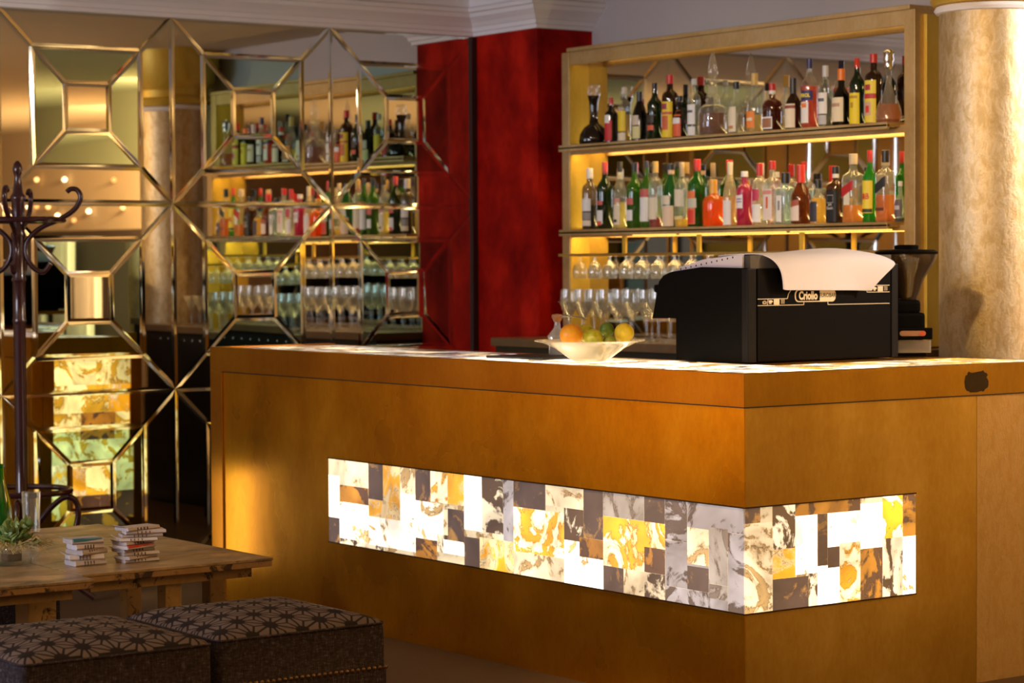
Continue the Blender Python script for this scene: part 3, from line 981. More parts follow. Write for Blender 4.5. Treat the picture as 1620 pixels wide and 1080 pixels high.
# lower shelf, left to right -----------------------------------------
Lw('round', -3.544, Z2, .298, .0384, 'bottle with white cap and banded white label at the lower shelf left end', (.45, .42, .38), .12, WHT, .17, ((.12, .08, .05), .4), [(.30, .50, 1.0, WHT), (.06, .15, 1.0, CRM), (.16, .28, 1.0, (.3, .28, .25))])
Lw('bordeaux', -3.425, Z2, .323, .0396, 'dark green vermouth bottle with pale red capsule and small white label', (.05, .14, .03), .25, (.62, .06, .05), .2, ((.02, .015, .02), .5), [(.08, .28, .6, WHT), (.06, .12, .45, (.7, .1, .05), 0, 1.035), (.36, .42, .6, (.6, .1, .08))])
Lw('slope', -3.308, Z2, .32, .0317, 'clear vermouth bottle with black cap and narrow cream label', CLR, .08, BLK, .15, ((.9, .78, .35), .4), [(.06, .36, .8, CRM), (.38, .46, .8, (.6, .3, .25)), (.1, .14, .35, BLK, 0, 1.035)])
Lw('bordeaux', -3.198, Z2, .312, .039, 'bright green vermouth bottle with black cap and small white label', (.16, .42, .04), .35, BLK, .14, ((.12, .35, .03), .55), [(.12, .28, .6, WHT), (.36, .46, .7, (.6, .12, .1))])
Lw('bordeaux', -3.108, Z2, .316, .0313, 'green bottle with navy cap and tall red and white label', (.16, .40, .05), .35, (.02, .02, .06), .1, ((.25, .6, .05), .5), [(.10, .46, 1.1, WHT), (.46, .58, 1.1, (.55, .12, .1))], neck=(.8, .62, .42))
Lw('round', -3.042, Z2, .311, .0326, 'clear bottle with gold cap, tall cream label and red liqueur at the bottom', CLR, .08, GLD, .17, ((.55, .03, .03), .16), [(.13, .46, 1.0, CRM), (.46, .5, 1.0, (.4, .35, .3))])
Lw('slope', -2.927, Z2, .297, .0411, 'green bottle with black cap, cream neck and large cream label', (.06, .34, .08), .35, BLK, .1, ((.04, .2, .05), .5), [(.02, .34, 1.1, (.82, .62, .42)), (.36, .5, .7, CRM)], neck=(.75, .5, .3))
Lw('bordeaux', -2.85, Z2, .301, .0351, 'clear bottle with pale yellow liqueur in its base and round cream label', CLR, .08, (.45, .35, .22), .22, ((.95, .72, .06), .14), [(.32, .58, 1.0, CRM), (.12, .17, 1.0, (.8, .65, .25))])
Lw('bordeaux', -2.738, Z2, .31, .0449, 'big green bottle with red cap and orange-red label on the lower shelf', (.05, .32, .03), .35, (.68, .02, .02), .18, ((.02, .12, .02), .5), [(.04, .53, .62, (.80, .20, .05)), (.05, .25, .5, (.75, .05, .02), 0, 1.035), (.28, .42, .75, (.6, .6, .45), 0, 1.035)], y=2.152)
Lw('flask', -2.623, Z2, .213, .0445, 'squat bottle of glowing orange liqueur beside the big green bottle', (.95, .40, .04), .3, (.85, .42, .05), .3, ((.95, .40, .015), .55), [], y=2.15)
Lw('slope', -2.515, Z2, .288, .0313, 'slim pale bottle with foil-wrapped neck and white label in mid lower shelf', (.85, .78, .6), .25, (.70, .60, .40), .3, ((.9, .75, .45), .45), [(.02, .40, .95, WHT)])
Lw('round', -2.417, Z2, .243, .0368, 'bright pink gin bottle with square white label', (.75, .10, .30), .35, (.8, .78, .78), .1, ((.70, .06, .26), .6), [(.32, .56, .6, WHT), (.48, .5, .45, (.2, .1, .4), 0, 1.035), (.43, .45, .45, (.2, .1, .4), 0, 1.035)])
Lw('round', -2.316, Z2, .275, .0337, 'clear bottle with red cap and pink-red oval mark beside the pink gin', CLR, .10, RED, .2, None, [(.05, .34, .9, WHT), (.40, .58, .7, (.55, .04, .1))])
Lw('square', -2.233, Z2, .282, .0335, 'square clear gin bottle with red cap and pale pink label with red figure', CLR, .12, RED, .13, None, [(.08, .56, .75, (.80, .68, .62)), (.48, .54, .72, (.7, .3, .25), 0, 1.03), (.26, .44, .18, (.75, .12, .04), 0, 1.03)])
Lw('square', -2.147, Z2, .227, .0415, 'pale blue clear gin bottle with black cap and oval emblem label', (.72, .86, .88), .14, BLK, .2, None, [(.06, .56, .35, WHT), (.28, .46, .16, (.25, .25, .3), 0, 1.03)])
Lw('squat', -2.05, Z2, .258, .044, 'amber bourbon bottle with red wax neck and slanted white label', (.45, .15, .02), .25, (.60, .03, .02), .3, ((.55, .16, .01), .5), [(.06, .34, .6, (.78, .66, .58)), (.30, .40, .6, (.4, .1, .05), .02, 1.03)])
Lw('squat', -1.94, Z2, .191, .0381, 'short bottle of bright yellow liqueur with dark cap and navy label', CLR, .1, BLK, .2, ((.98, .70, .02), .58), [(.05, .5, .6, (.03, .03, .05))])
Lw('square', -1.834, Z2, .243, .0338, 'square whiskey bottle with black label, black neck and pour spout', (.30, .12, .02), .2, BLK, .13, ((.20, .07, .01), .62), [(.03, .56, 1.1, BLK), (.36, .5, .5, (.5, .48, .44), 0, 1.02), (.37, .49, .46, BLK, 0, 1.035)], neck=WHT, text=("Jack\nDaniel's", .016, .30, (.75, .72, .66), .8, .0002))
Lw('square', -1.727, Z2, .292, .0402, 'tall square whisky bottle with slanted red label and gold cap', CLR, .08, (.66, .52, .32), .15, ((.88, .45, .02), .26), [(.42, .56, .75, (.50, .02, .02), .06), (.26, .48, .4, (.8, .74, .6), 0, 1.015)])
Lw('bordeaux', -1.629, Z2, .303, .0305, 'slim green whisky bottle with red cap and yellow label with big red letters', (.06, .50, .06), .4, RED, .17, ((.35, .75, .02), .06), [(.13, .58, 1.15, (.88, .70, .05)), (.14, .19, 1.1, (.03, .05, .02), 0, 1.03)], text=('J&B', .034, .36, (.70, .03, .01), .85, .001))
Lw('square', -1.537, Z2, .30, .0356, 'tall square whisky bottle with slanted black label and black cap', CLR, .08, BLK, .17, ((.82, .36, .015), .38), [(.44, .58, .75, (.02, .02, .02), .06), (.16, .2, .6, (.1, .03, .01))])
Lw('squat', -1.452, Z2, .168, .0236, 'small clear bottle with dark speckled label at the right end of the lower shelf', CLR, .12, (.7, .68, .64), .12, ((.05, .02, .02), .1), [(.12, .55, 1.1, (.12, .09, .10)), (.3, .4, .6, (.5, .48, .5), 0, 1.035)])

# ------------------------------------------------------------------ espresso machine (its back faces the room)
mx, my = -.596, .548
mc = thing('espresso_machine', 'black espresso machine seen from behind on the bar corner', 'coffee machine', (0, 0, 0))
prof_side = [(-.98, H), (-.98, 1.229), (-1.113, 1.227), (-1.075, 1.36), (-1.05, 1.382), (-1.0, 1.396), (-.84, 1.412), (-.62, 1.408), (mx-.012, 1.405), (mx-.012, H)]
e = MB()
e.prism([(x, my+.012, z) for x, z in prof_side], (0, .70, 0))
e.build('body', M_BLACK, mc)
e = MB()
e.prism([(x, my, z) for x, z in prof_side], (0, .012, 0))
e.build('side_cover', M_BLACK, mc)
e = MB()
e.prism([(x, my+.712, z) for x, z in prof_side], (0, .012, 0))
e.build('side_cover', M_BLACK, mc)
MB().box(mx-.012, mx, my+.045, my+.69, H+.004, 1.406, .002).build('back_panel', M_BLACK, mc)
e = MB()
M_TRIM = plain('dark grey edge trim', (.007, .0065, .007), .45, spec=.1)
e.box(mx-.03, mx+.001, my-.002, my+.04, H, 1.406, .004).build('corner_trim', M_TRIM, mc)
MB().box(mx-.03, mx+.001, my+.694, my+.728, H, 1.42, .004).build('corner_trim', M_TRIM, mc)
M_GREY = plain('light grey painted metal', (.50, .47, .54), .45)
e = MB()
e.prism([(-1.02, my+.006, 1.388), (-.85, my+.006, 1.408), (-.63, my+.006, 1.406), (-.63, my+.006, 1.456), (-.84, my+.006, 1.438), (-.95, my+.006, 1.415)], (0, .008, 0))
vt = e.build('cup_tray_side', M_GREY, mc)
for k in range(11):
    hl = MB()
    hl.ball((-.96+k*.028, my+.006, 1.405+k*.0040), .0035, 1, .3, 1, 8)
    hl.build('vent_hole', M_BLACK, vt)
e = MB()
e.prism([(-1.02, 0, 1.388), (-.85, 0, 1.405), (-.60, 0, 1.404), (-.60, 0, 1.452), (-.84, 0, 1.434), (-.95, 0, 1.412)], (0, .68, 0))
o = e.build('cup_tray', plain('charcoal tray', (.035, .033, .036), .35), mc)
o.location = (0, my+.016, 0)
MB().box(-1.145, -1.06, my+.03, my+.058, 1.318, 1.350, .01).build('group_handle', M_BLACK, mc)
# printed graphics on the back
gp = MB()
t_ = .0022


def bar2(y0, z0, y1, z1, wd=.0022):
    if abs(y1-y0) > abs(z1-z0):
        gp.prism([(mx+.0005, y0, z0-wd/2), (mx+.0005, y1, z1-wd/2), (mx+.0005, y1, z1+wd/2), (mx+.0005, y0, z0+wd/2)], (.0008, 0, 0))
    else:
        gp.prism([(mx+.0005, y0-wd/2, z0), (mx+.0005, y0+wd/2, z0), (mx+.0005, y1+wd/2, z1), (mx+.0005, y1-wd/2, z1)], (.0008, 0, 0))


bar2(.593, 1.300, .732, 1.300)
bar2(.732, 1.300, .737, 1.316)
bar2(.737, 1.316, .750, 1.331)
bar2(.750, 1.331, .83, 1.331)
bar2(.593, 1.2775, .810, 1.2775)
bar2(.810, 1.2775, .810, 1.290)
bar2(.926, 1.292, .926, 1.2765)
bar2(.926, 1.2765, 1.231, 1.2765)
bar2(.93, 1.331, 1.14, 1.331)
bar2(1.118, 1.342, 1.231, 1.342)
bar2(1.118, 1.318, 1.231, 1.318)
bar2(1.118, 1.318, 1.118, 1.342)
for y0, z0 in ((.668, 1.2795), (1.172, 1.320)):
    gp.box(mx+.0005, mx+.0013, y0, y0+.026, z0, z0+.019)
for y0, z0 in ((.703, 1.283), (1.205, 1.3235)):
    for i in range(3):
        for j in range(4):
            gp.box(mx+.0005, mx+.0013, y0+i*.006, y0+i*.006+.003, z0+j*.004, z0+j*.004+.0025)
for y0, z0 in ((.645, 1.2825), (1.149, 1.323)):
    gp.box(mx+.0005, mx+.0013, y0, y0+.014, z0+.004, z0+.013).box(mx+.0005, mx+.0013, y0+.002, y0+.012, z0, z0+.003).box(mx+.0005, mx+.0013, y0+.014, y0+.018, z0+.006, z0+.011)
for y0, z0 in ((.616, 1.2825), (1.122, 1.323)):
    gp.box(mx+.0005, mx+.0013, y0, y0+.018, z0, z0+.003).box(mx+.0005, mx+.0013, y0, y0+.003, z0, z0+.009).box(mx+.0005, mx+.0013, y0+.015, y0+.018, z0, z0+.009).box(mx+.0005, mx+.0013, y0+.006, y0+.008, z0+.006, z0+.012).box(mx+.0005, mx+.0013, y0+.011, y0+.013, z0+.006, z0+.012)
bar2(.638, 1.279, .641, 1.299)
gp.build('printed_line', M_CREAM, mc)


def rrect(y0, y1, z0, z1, r, sides='lr', n=6):
    pts = []
    for cx_, cz_, a0, s_ in ((y1-r, z1-r, 0, 'r'), (y0+r, z1-r, 90, 'l'), (y0+r, z0+r, 180, 'l'), (y1-r, z0+r, 270, 'r')):
        if s_ in sides:
            for k in range(n+1):
                a = R(a0+90*k/n)
                pts.append((cx_+r*math.cos(a), cz_+r*math.sin(a)))
        else:
            yy = y1 if s_ == 'r' else y0
            zz = z1 if a0 in (0, 90) else z0
            pts.append((yy, zz))
    return pts


bd = MB()
bd.prism([(mx+.0005, y, z) for y, z in rrect(.767, .963, 1.287, 1.331, .018)], (.0014, 0, 0))
bd = bd.build('badge', M_CREAM, mc)
bk = MB()
bk.prism([(mx+.0021, y, z) for y, z in rrect(.7715, .885, 1.2905, 1.3275, .015, 'l')], (.0006, 0, 0))
bk.build('badge_field', M_BLACK, bd)
me = text_mesh('Criollo', .040, .0016, .78)
text_obj('badge_lettering', me, lambda a, b: Vector((mx+.0032, .829+a, 1.3085+b)), M_CREAM, bd)
me = text_mesh('EUROBAR', .021, .0002, .86)
text_obj('badge_lettering', me, lambda a, b: Vector((mx+.0025, .923+a, 1.3095+b)), M_BLACK, bd)

# white towel draped over the machine --------------------------------
tw = MB()
rows = [
    [(-.86, .60, 1.446), (-.86, .72, 1.45), (-.86, .85, 1.452), (-.86, .96, 1.462), (-.85, 1.03, 1.466), (-.80, 1.08, 1.458), (-.79, 1.09, 1.457)],
    [(-.70, .607, 1.455), (-.70, .73, 1.458), (-.70, .86, 1.459), (-.70, .97, 1.472), (-.70, 1.04, 1.482), (-.66, 1.11, 1.470), (-.65, 1.12, 1.468)],
    [(-.59, .619, 1.456), (-.585, .74, 1.458), (-.585, .87, 1.457), (-.582, .98, 1.458), (-.575, 1.06, 1.462), (-.56, 1.14, 1.450), (-.555, 1.155, 1.446)],
    [(-.565, .650, 1.428), (-.566, .76, 1.424), (-.567, .88, 1.425), (-.566, .99, 1.426), (-.556, 1.07, 1.43), (-.535, 1.185, 1.424), (-.53, 1.205, 1.422)],
    [(-.562, .674, 1.395), (-.570, .77, 1.388), (-.563, .89, 1.388), (-.570, 1.0, 1.388), (-.558, 1.08, 1.388), (-.535, 1.165, 1.402), (-.53, 1.18, 1.405)],
    [(-.566, .684, 1.350), (-.574, .78, 1.352), (-.566, .90, 1.350), (-.575, 1.01, 1.351), (-.566, 1.09, 1.35), (-.55, 1.122, 1.356), (-.548, 1.13, 1.36)],
    [(-.570, .688, 1.334), (-.576, .78, 1.333), (-.570, .90, 1.331), (-.578, 1.02, 1.33), (-.572, 1.090, 1.328), (-.56, 1.10, 1.327), (-.558, 1.105, 1.328)],
    [(-.571, .689, 1.332), (-.577, .78, 1.331), (-.571, .90, 1.329), (-.579, 1.02, 1.328), (-.573, 1.091, 1.326), (-.561, 1.10, 1.325), (-.559, 1.106, 1.326)]]
vv = [[tw.b.verts.new(p) for p in r_] for r_ in rows]
for a, b in zip(vv, vv[1:]):
    for i in range(6):
        tw.b.faces.new((a[i], a[i+1], b[i+1], b[i]))
M_TOWEL = plain('white cotton cloth', (.72, .68, .72), .9, spec=.1, bump=.35, vscale=14)
to = tw.build('towel', M_TOWEL, None, True)
mo = to.modifiers.new('sub', 'SUBSURF')
mo.levels = mo.render_levels = 3
mo = to.modifiers.new('sol', 'SOLIDIFY')
mo.thickness = .004
mo.offset = 1
tag(to, 'white cloth towel draped over the back of the black espresso machine', 'towel')

# coffee grinder ------------------------------------------------------
gx, gy = -.668, 1.392
gd = thing('coffee_grinder', 'black coffee grinder with smoky conical bean hopper behind the espresso machine', 'coffee grinder', (gx, gy, H), rot=R(52))
hp = MB().lathe([(.036, .205), (.040, .215), (.065, .285), (.103, .345), (.111, .365), (.113, .375)], 32)
hp.build('hopper', glass_mat('smoky plastic hopper', (.26, .18, .10), .25, .12), gd, True)
MB().lathe([(0, .212), (.034, .212), (.059, .285), (.092, .338), (0, .345)], 28).build('coffee_beans', plain('roasted beans', (.035, .016, .008), .5, bump=1.0, vscale=90), gd, True)
ld = MB().lathe([(0, .380), (.114, .374), (.116, .382), (.10, .390), (0, .393)], 32).build('hopper_lid', M_BLACK, gd, True)
MB().lathe([(.043, .391), (.045, .404), (.040, .408), (0, .409)], 24).build('lid_knob', M_BLACK, ld, True)
g2 = MB()
g2.box(-.055, .06, -.065, .08, .06, .16, .012).box(-.05, .045, -.055, .075, .155, .207, .014).box(-.06, .065, -.06, .09, 0, .012, .004).box(-.05, .03, -.02, .07, .01, .07)
g2.build('body', M_BLACK, gd)
MB().box(-.05, .085, -.078, -.062, .062, .105, .004).build('front_plate', M_BLACK, gd)
MB().prism([(x, -.0775, z) for x, z in rrect(-.035, .06, .075, .094, .0095)], (0, -.002, 0)).build('badge', plain('bronze badge', (.35, .17, .08), .4), gd)
MB().prism([(x, -.0795, z) for x, z in rrect(.037, .058, .0765, .0925, .008)], (0, -.001, 0)).build('badge_dot', plain('red badge dot', (.6, .08, .03), .4), gd)
MB().box(-.04, .08, -.074, -.035, .013, .06, .003).build('dosing_chamber', glass_mat('cloudy acrylic', (.8, .75, .65), .35), gd)

# ------------------------------------------------------------------ fruit bowl and fruit
bx, by = -1.10, .25
fbw = MB()
N2 = [2.2, 2.2, 2.4, 2.6, 2.6, 2.6, 2.6, 2.4, 2.2, 2.2]
fbw.lathe([(0, 0), (.060, 0), (.066, .004), (.125, .046), (.165, .064), (.196, .071), (.197, .074), (.163, .068), (.118, .05), (.058, .009), (0, .008)], 48)
bw = fbw.build('fruit_bowl', glass_mat('frosted pale glass', (.90, .88, .78), .42, .06, (1, .95, .82)), None, True, loc=(bx, by, H+.001))
tag(bw, 'wide shallow glass bowl of citrus glowing on the lit bar top', 'bowl')


def citrus(c1, c2, bumps=1.0, scale=3):
    t = NT('citrus peel')
    a = t.noise(t.obj(), 22, 4, .6)
    b = t.noise(t.obj(), 260, 2, .5)
    return t.fin(t.bsdf(Base_Color=t.mix(t.ramp(a, [(.38, 0), (.62, 1)]), c1, c2), Roughness=.38, Subsurface_Weight=.0, Normal=t.bump(b, .25, .002)))


ORG = citrus((.85, .30, .01), (.92, .42, .02))
LEM = citrus((.80, .56, .02), (.90, .68, .05))
LGR = citrus((.32, .38, .02), (.66, .56, .03))
LIM = citrus((.06, .14, .01), (.15, .24, .02))


def lemon(name, label, cat, m, loc, r, rot, el=1.18):
    P = []
    for k in range(15):
        a = PI*k/14
        rr = r*math.sin(a)**.9
        z = -r*el*math.cos(a)
        P.append((max(rr, 0), z))
    P = [(0, -r*el*1.12), (r*.13, -r*el*1.07)]+[(q if i else r*.2, z) for i, (q, z) in enumerate(P[1:-1], 1)]+[(r*.13, r*el*1.07), (0, r*el*1.12)]
    o = MB().lathe(P, 20).build(name, m, None, True, loc=loc)
    o.rotation_euler = rot
    return tag(o, label, cat, 'citrus fruit in the bowl')


RH = Vector((rt.x, rt.y, 0)).normalized()
FH = Vector((-rt.y, rt.x, 0)).normalized()


def inb(lat, dep, z):
    p_ = Vector((bx, by, 0))+RH*lat+FH*dep
    return (p_.x, p_.y, z)


o = MB()
o.ball((0, 0, 0), .042, 1, 1, .96, 24)
o = o.build('orange', ORG, None, True, loc=inb(-.066, -.01, 1.174))
tag(o, 'single ripe orange at the left side of the bowl', 'orange', 'citrus fruit in the bowl')
lemon('lemon', 'greenish-yellow lemon in the middle front of the bowl', 'lemon', LGR, inb(.012, -.046, 1.163), .033, (R(80), 0, R(55)))
lemon('lemon', 'bright yellow lemon at the right side of the bowl', 'lemon', LEM, inb(.122, .0, 1.180), .035, (R(80), 0, R(40)))
lemon('lime', 'dark green lime resting on top in the middle of the bowl', 'lime', LIM, inb(.062, .03, 1.191), .0255, (R(50), 0, R(20)), 1.05)
lemon('lemon', 'green-tinged lemon at the back behind the orange', 'lemon', LGR, inb(-.012, .058, 1.178), .032, (R(85), 0, R(40)))
lemon('lime', 'small green lime low in the gap left of the yellow lemon', 'lime', citrus((.2, .26, .02), (.36, .38, .03)), inb(.068, -.045, 1.150), .024, (R(70), 0, R(60)), 1.05)
lemon('lemon', 'yellow lemon half hidden under the dark green lime', 'lemon', LEM, inb(.062, .035, 1.136), .027, (R(90), 0, R(40)), 1.1)

# silver cruet with cork and spout behind the bowl
cr = MB().lathe([(0, 0), (.030, 0), (.032, .01), (.032, .065), (.036, .072), (.036, .078), (.026, .09), (.014, .105), (.011, .118), (.011, .13), (0, .13)], 20).build('pouring_bottle', glass_mat('silvered glass', (.75, .75, .76), .3, .08), None, True, loc=(-1.49, .40, H+.001))
tag(cr, 'small glass bottle with cork top and thin metal spout left of the fruit bowl', 'bottle')
MB().lathe([(.011, .128), (.015, .135), (.021, .148), (.019, .157), (0, .16)], 14).build('cork', plain('brown cork', (.34, .13, .04), .6), cr, True)
MB().tube([(.01, 0, .15), (.06, .02, .151), (.105, .035, .148), (.125, .042, .14)], .0028).build('spout', M_CHROME, cr, True)
mt = MB().box(-1.62, -1.30, .17, .42, H-.0005, H+.009, .003, rot=R(4))
tag(mt.build('bar_mat', plain('black rubber', (.012, .011, .012), .5)), 'flat black bar mat lying on the counter left of the fruit bowl', 'bar mat')

# ------------------------------------------------------------------ coat stand
csx, csy = -3.80, -.712
cs = thing('coat_stand', 'dark turned wood coat stand with curled hooks in front of the mirrors', 'coat stand', (csx, csy, 0))
pp = [(0, .30), (.022, .30), (.026, .34), (.026, .40)]
pp += [(.026, .42), (.031, .43), (.026, .44), (.027, .60), (.026, 1.18), (.028, 1.19), (.031, 1.20), (.027, 1.21), (.026, 1.36), (.031, 1.37), (.027, 1.385), (.027, 1.55), (.032, 1.565), (.026, 1.58), (.027, 1.63), (.027, 1.70), (.033, 1.715), (.033, 1.725), (.022, 1.74), (.017, 1.78), (.013, 1.81), (.018, 1.825), (.021, 1.84), (.017, 1.86), (.006, 1.875), (0, 1.876)]
MB().lathe(pp, 20).build('pole', M_WOODD, cs, True)


def spline(pts, n=6):
    out = []
    P = [Vector(p) for p in pts]
    for i in range(len(P)-1):
        p0, p1, p2, p3 = P[max(i-1, 0)], P[i], P[i+1], P[min(i+2, len(P)-1)]
        for k in range(n):
            t = k/n
            out.append(.5*((2*p1)+(-p0+p2)*t+(2*p0-5*p1+4*p2-p3)*t*t+(-p0+3*p1-3*p2+p3)*t**3))
    out.append(P[-1])
    return out


hook = [(.135, 1.44), (.105, 1.405), (.065, 1.42), (.034, 1.47), (.035, 1.53), (.085, 1.585), (.17, 1.625), (.235, 1.665), (.265, 1.715), (.252, 1.75), (.225, 1.755), (.208, 1.742)]
va = math.atan2(rt.y, rt.x)
for k in range(4):
    a = va+k*PI/2
    MB().tube(spline([(q*math.cos(a), q*math.sin(a), z) for q, z in hook]), .011, 10).build('hook', M_WOODD, cs, True)
for zz, rr in ((1.625, .19), (.475, .205)):
    MB().tube([(rr*math.cos(2*PI*i/40), rr*math.sin(2*PI*i/40), zz) for i in range(40)], .0125, 8, True).build('ring', M_WOODD, cs, True)
sp_ = MB()
for k in range(2):
    a = va+k*PI/2
    sp_.tube([(-.19*math.cos(a), -.19*math.sin(a), 1.625), (.19*math.cos(a), .19*math.sin(a), 1.625)], .010)
sp_.build('crossbar', M_WOODD, cs, True)
leg = [(.024, .33), (.05, .32), (.12, .40), (.18, .445), (.225, .43), (.235, .36), (.20, .20), (.22, .08), (.30, .012)]
for k in range(4):
    a = va+.12+k*PI/2
    MB().tube(spline([(q*math.cos(a), q*math.sin(a), z) for q, z in leg]), .013, 10).build('leg', M_WOODD, cs, True)

# ------------------------------------------------------------------ low tables


def table_mat(name, base):
    t = NT(name)
    v = t.obj((1, .45, 1))
    a = t.noise(v, 7, 7, .65, 1.6)
    b = t.noise(t.obj((1, .5, 1)), 16, 6, .75, .8)
    c = t.ramp(a, [(.36, tuple(x*.28 for x in base)), (.47, tuple(x*.8 for x in base)), (.55, base), (.66, tuple(min(1, x*1.7) for x in base))])
    c = t.mix(t.ramp(b, [(.57, 0), (.66, .75)]), c, (.045, .022, .010))
    return t.fin(t.bsdf(Base_Color=c, Roughness=.32, Normal=t.bump(b, .15, .002)))


M_TT = table_mat('worn marbled table top', (.34, .235, .12))
M_TL = gold('worn painted wood', (.26, .16, .06), (.40, .26, .10), (.48, .33, .15), .5, .15, (1, 1, .3), .36)
M_TE = gold('chipped painted edge', (.20, .10, .035), (.34, .20, .075), (.42, .28, .12), .5, .05, (.5, .2, 1), .42)
TH = .52


def low_table(label, x0, x1, y0, y1, planks, legs, lw):
    t = thing('low_table', label, 'table', ((x0+x1)/2, (y0+y1)/2, 0), 'low tables')
    ox, oy = (x0+x1)/2, (y0+y1)/2
    m = MB()
    for a, b in zip(planks, planks[1:]):
        m.box(a-ox+.001, b-ox-.001, y0-oy, y1-oy, TH-.008, TH, .0015)
    m.build('tabletop', M_TT, t)
    f = MB()
    f.box(x0-ox+.003, x1-ox-.003, y0-oy+.003, y1-oy-.003, TH-.027, TH-.0085, .002)
    f.build('edge_frame', M_TE, t)
    f = MB()
    f.box(x1-ox-.07, x1-ox-.05, y0-oy+.05, y1-oy-.05, TH-.06, TH-.0275)
    f.build('apron', M_TL, t)
    for (lx, ly) in legs:
        MB().box(lx-ox-lw/2, lx-ox+lw/2, ly-oy-lw/2, ly-oy+lw/2, 0, TH-.025, .003).build('leg', M_TL, t)
    return t


low_table('low worn wooden table holding the two stacks of paper packets', -2.06, -.84, -1.848, -1.2, (-2.06, -1.60, -1.165, -.84), ((-1.1, -1.27), (-.94, -1.51), (-1.68, -1.27), (-1.9, -1.75)), .055)
low_table('low marbled wooden table at the left edge under the green bottle', -2.02, -.735, -3.2, -1.856, (-2.02, -1.6, -1.16, -.735), ((-.92, -1.96), (-.92, -3.1), (-1.85, -1.96), (-1.85, -3.1)), .09)

# paper packets --------------------------------------------------------
M_PAP = [plain('grey printed paper', c, .7, var=.15, vscale=40) for c in ((.55, .50, .52), (.46, .41, .40), (.62, .57, .56), (.40, .35, .33))]
rp = random.Random(11)


def packet(x, y, z, lx, ly, h, rot, label, band=None, mi=0, tiltx=0.0, flap=True):
    m = MB()
    m.prism([(-lx/2+.006, -ly/2, 0), (lx/2-.004, -ly/2, 0), (lx/2, -ly/2, h*.3), (lx/2-.005, -ly/2, h), (-lx/2+.004, -ly/2, h), (-lx/2, -ly/2, h*.45)], (rp.uniform(-.006, .006), ly, 0))
    o = m.build('paper_packet', M_PAP[mi % 4], None, False, loc=(x, y, z))
    o.rotation_euler = (tiltx, 0, rot)
    tag(o, label, 'packet', 'folded paper packets on the table')
    if band:
        MB().box(lx/2-.0035, lx/2+.0006, -ly/2+.004, ly/2-.004, h*.45, h*.95).box(lx/2-.02, lx/2-.003, -ly/2+.004, ly/2-.004, h-.0005, h+.0006).build('printed_band', paint(band, .6), o)
    else:
        b_ = MB()
        for k in range(4):
            yy = -ly*.22+k*ly*.1
            b_.box(lx/2-.003, lx/2+.0004, yy, yy+.0022, h*.15, h*.9)
        b_.build('printed_lines', paint((.08, .06, .06), .6), o)
    if flap:
        s_ = -1
        f = MB()
        f.prism([(-lx/2+.004, s_*ly/2, h*.9), (lx/2-.012, s_*ly/2, h*.9), (lx/2-.02, s_*(ly/2+.016), h*.9+.006), (-lx/2+.012, s_*(ly/2+.018), h*.9+.008)], (0, 0, .0012))
        f.build('flap', M_PAP[(mi+2) % 4], o)
    return o


ords = ('bottom', 'second from the bottom', 'third from the bottom', 'fourth from the bottom', 'fifth from the bottom', 'sixth from the bottom', 'seventh from the bottom', 'eighth from the bottom', 'ninth from the bottom', 'topmost')
z = TH+.0005
for k in range(5):
    nm = ords[k] if k < 4 else 'topmost, blue-banded'
    packet(-1.055+rp.uniform(-.006, .006), -1.735+rp.uniform(-.008, .008), z, rp.uniform(.072, .084), rp.uniform(.094, .108), .0160, rp.uniform(-.3, .3), 'folded grey paper packet, %s in the short left stack' % nm, (.05, .20, .30) if k == 4 else None, k+1, flap=k in (0, 1, 3, 4))
    z += .0165
z = TH+.0005
for k in range(10):
    dx, dy = rp.uniform(-.008, .008), rp.uniform(-.010, .010)+(.018 if k > 6 else 0)
    nm = ords[k]
    red = k == 4
    packet(-1.03+dx, -1.575+dy-(.01 if red else 0), z, .07, .125 if k > 6 else .115, .0105, rp.uniform(-.34, .34), 'folded grey paper packet%s, %s in the tall right stack' % (' with red print' if red else '', nm), (.55, .05, .03) if red else None, k, flap=k % 3 != 1)
    z += .0108

# things on the left table ----------------------------------------------
gb = MB().lathe([(0, .002), (.06, 0), (.085, .018), (.098, .040), (.092, .058), (.080, .066), (.079, .065), (.090, .057), (.0955, .040), (.083, .020), (.058, .004), (0, .005)], 36).build('glass_bowl', M_CLEAR, None, True, loc=(-1.22, -1.905, TH+.001))
tag(gb, 'round low clear glass bowl holding the succulent and moss', 'bowl')
MB().box(-.03, .02, -.02, .03, .006, .04, .006).build('candle_block', plain('dark wax', (.05, .03, .02), .5), gb)
pl = thing('succulent_plant', 'green succulent rosette with trailing moss in the clear glass bowl', 'plant', (-1.22, -1.905, TH+.06))
lf = MB()
rl = random.Random(3)
for k in range(110):
    a = rl.uniform(0, 2*PI)
    el = rl.uniform(.1, 1.4)
    d = Vector((math.cos(a)*math.cos(el), math.sin(a)*math.cos(el), math.sin(el)))
    base = Vector((rl.uniform(-.035, .04), rl.uniform(-.02, .06), rl.uniform(-.005, .05)))
    ln = rl.uniform(.026, .05)
    side_ = d.cross(Vector((0, 0, 1))).normalized()
    n_ = side_.cross(d).normalized()
    p0, p1 = base, base+d*ln
    ring = []
    vs0 = lf.b.verts.new(p0)
    vs1 = lf.b.verts.new(p1+n_*.004)
    for t__, wdt, th_ in ((.35, .008, .004), (.7, .0115, .005)):
        c_ = p0+d*ln*t__
        ring.append([lf.b.verts.new(c_+side_*wdt), lf.b.verts.new(c_+n_*th_), lf.b.verts.new(c_-side_*wdt), lf.b.verts.new(c_-n_*th_)])
    for i in range(4):
        j = (i+1) % 4
        lf.b.faces.new((vs0, ring[0][i], ring[0][j]))
        lf.b.faces.new((ring[0][i], ring[1][i], ring[1][j], ring[0][j]))
        lf.b.faces.new((ring[1][i], vs1, ring[1][j]))
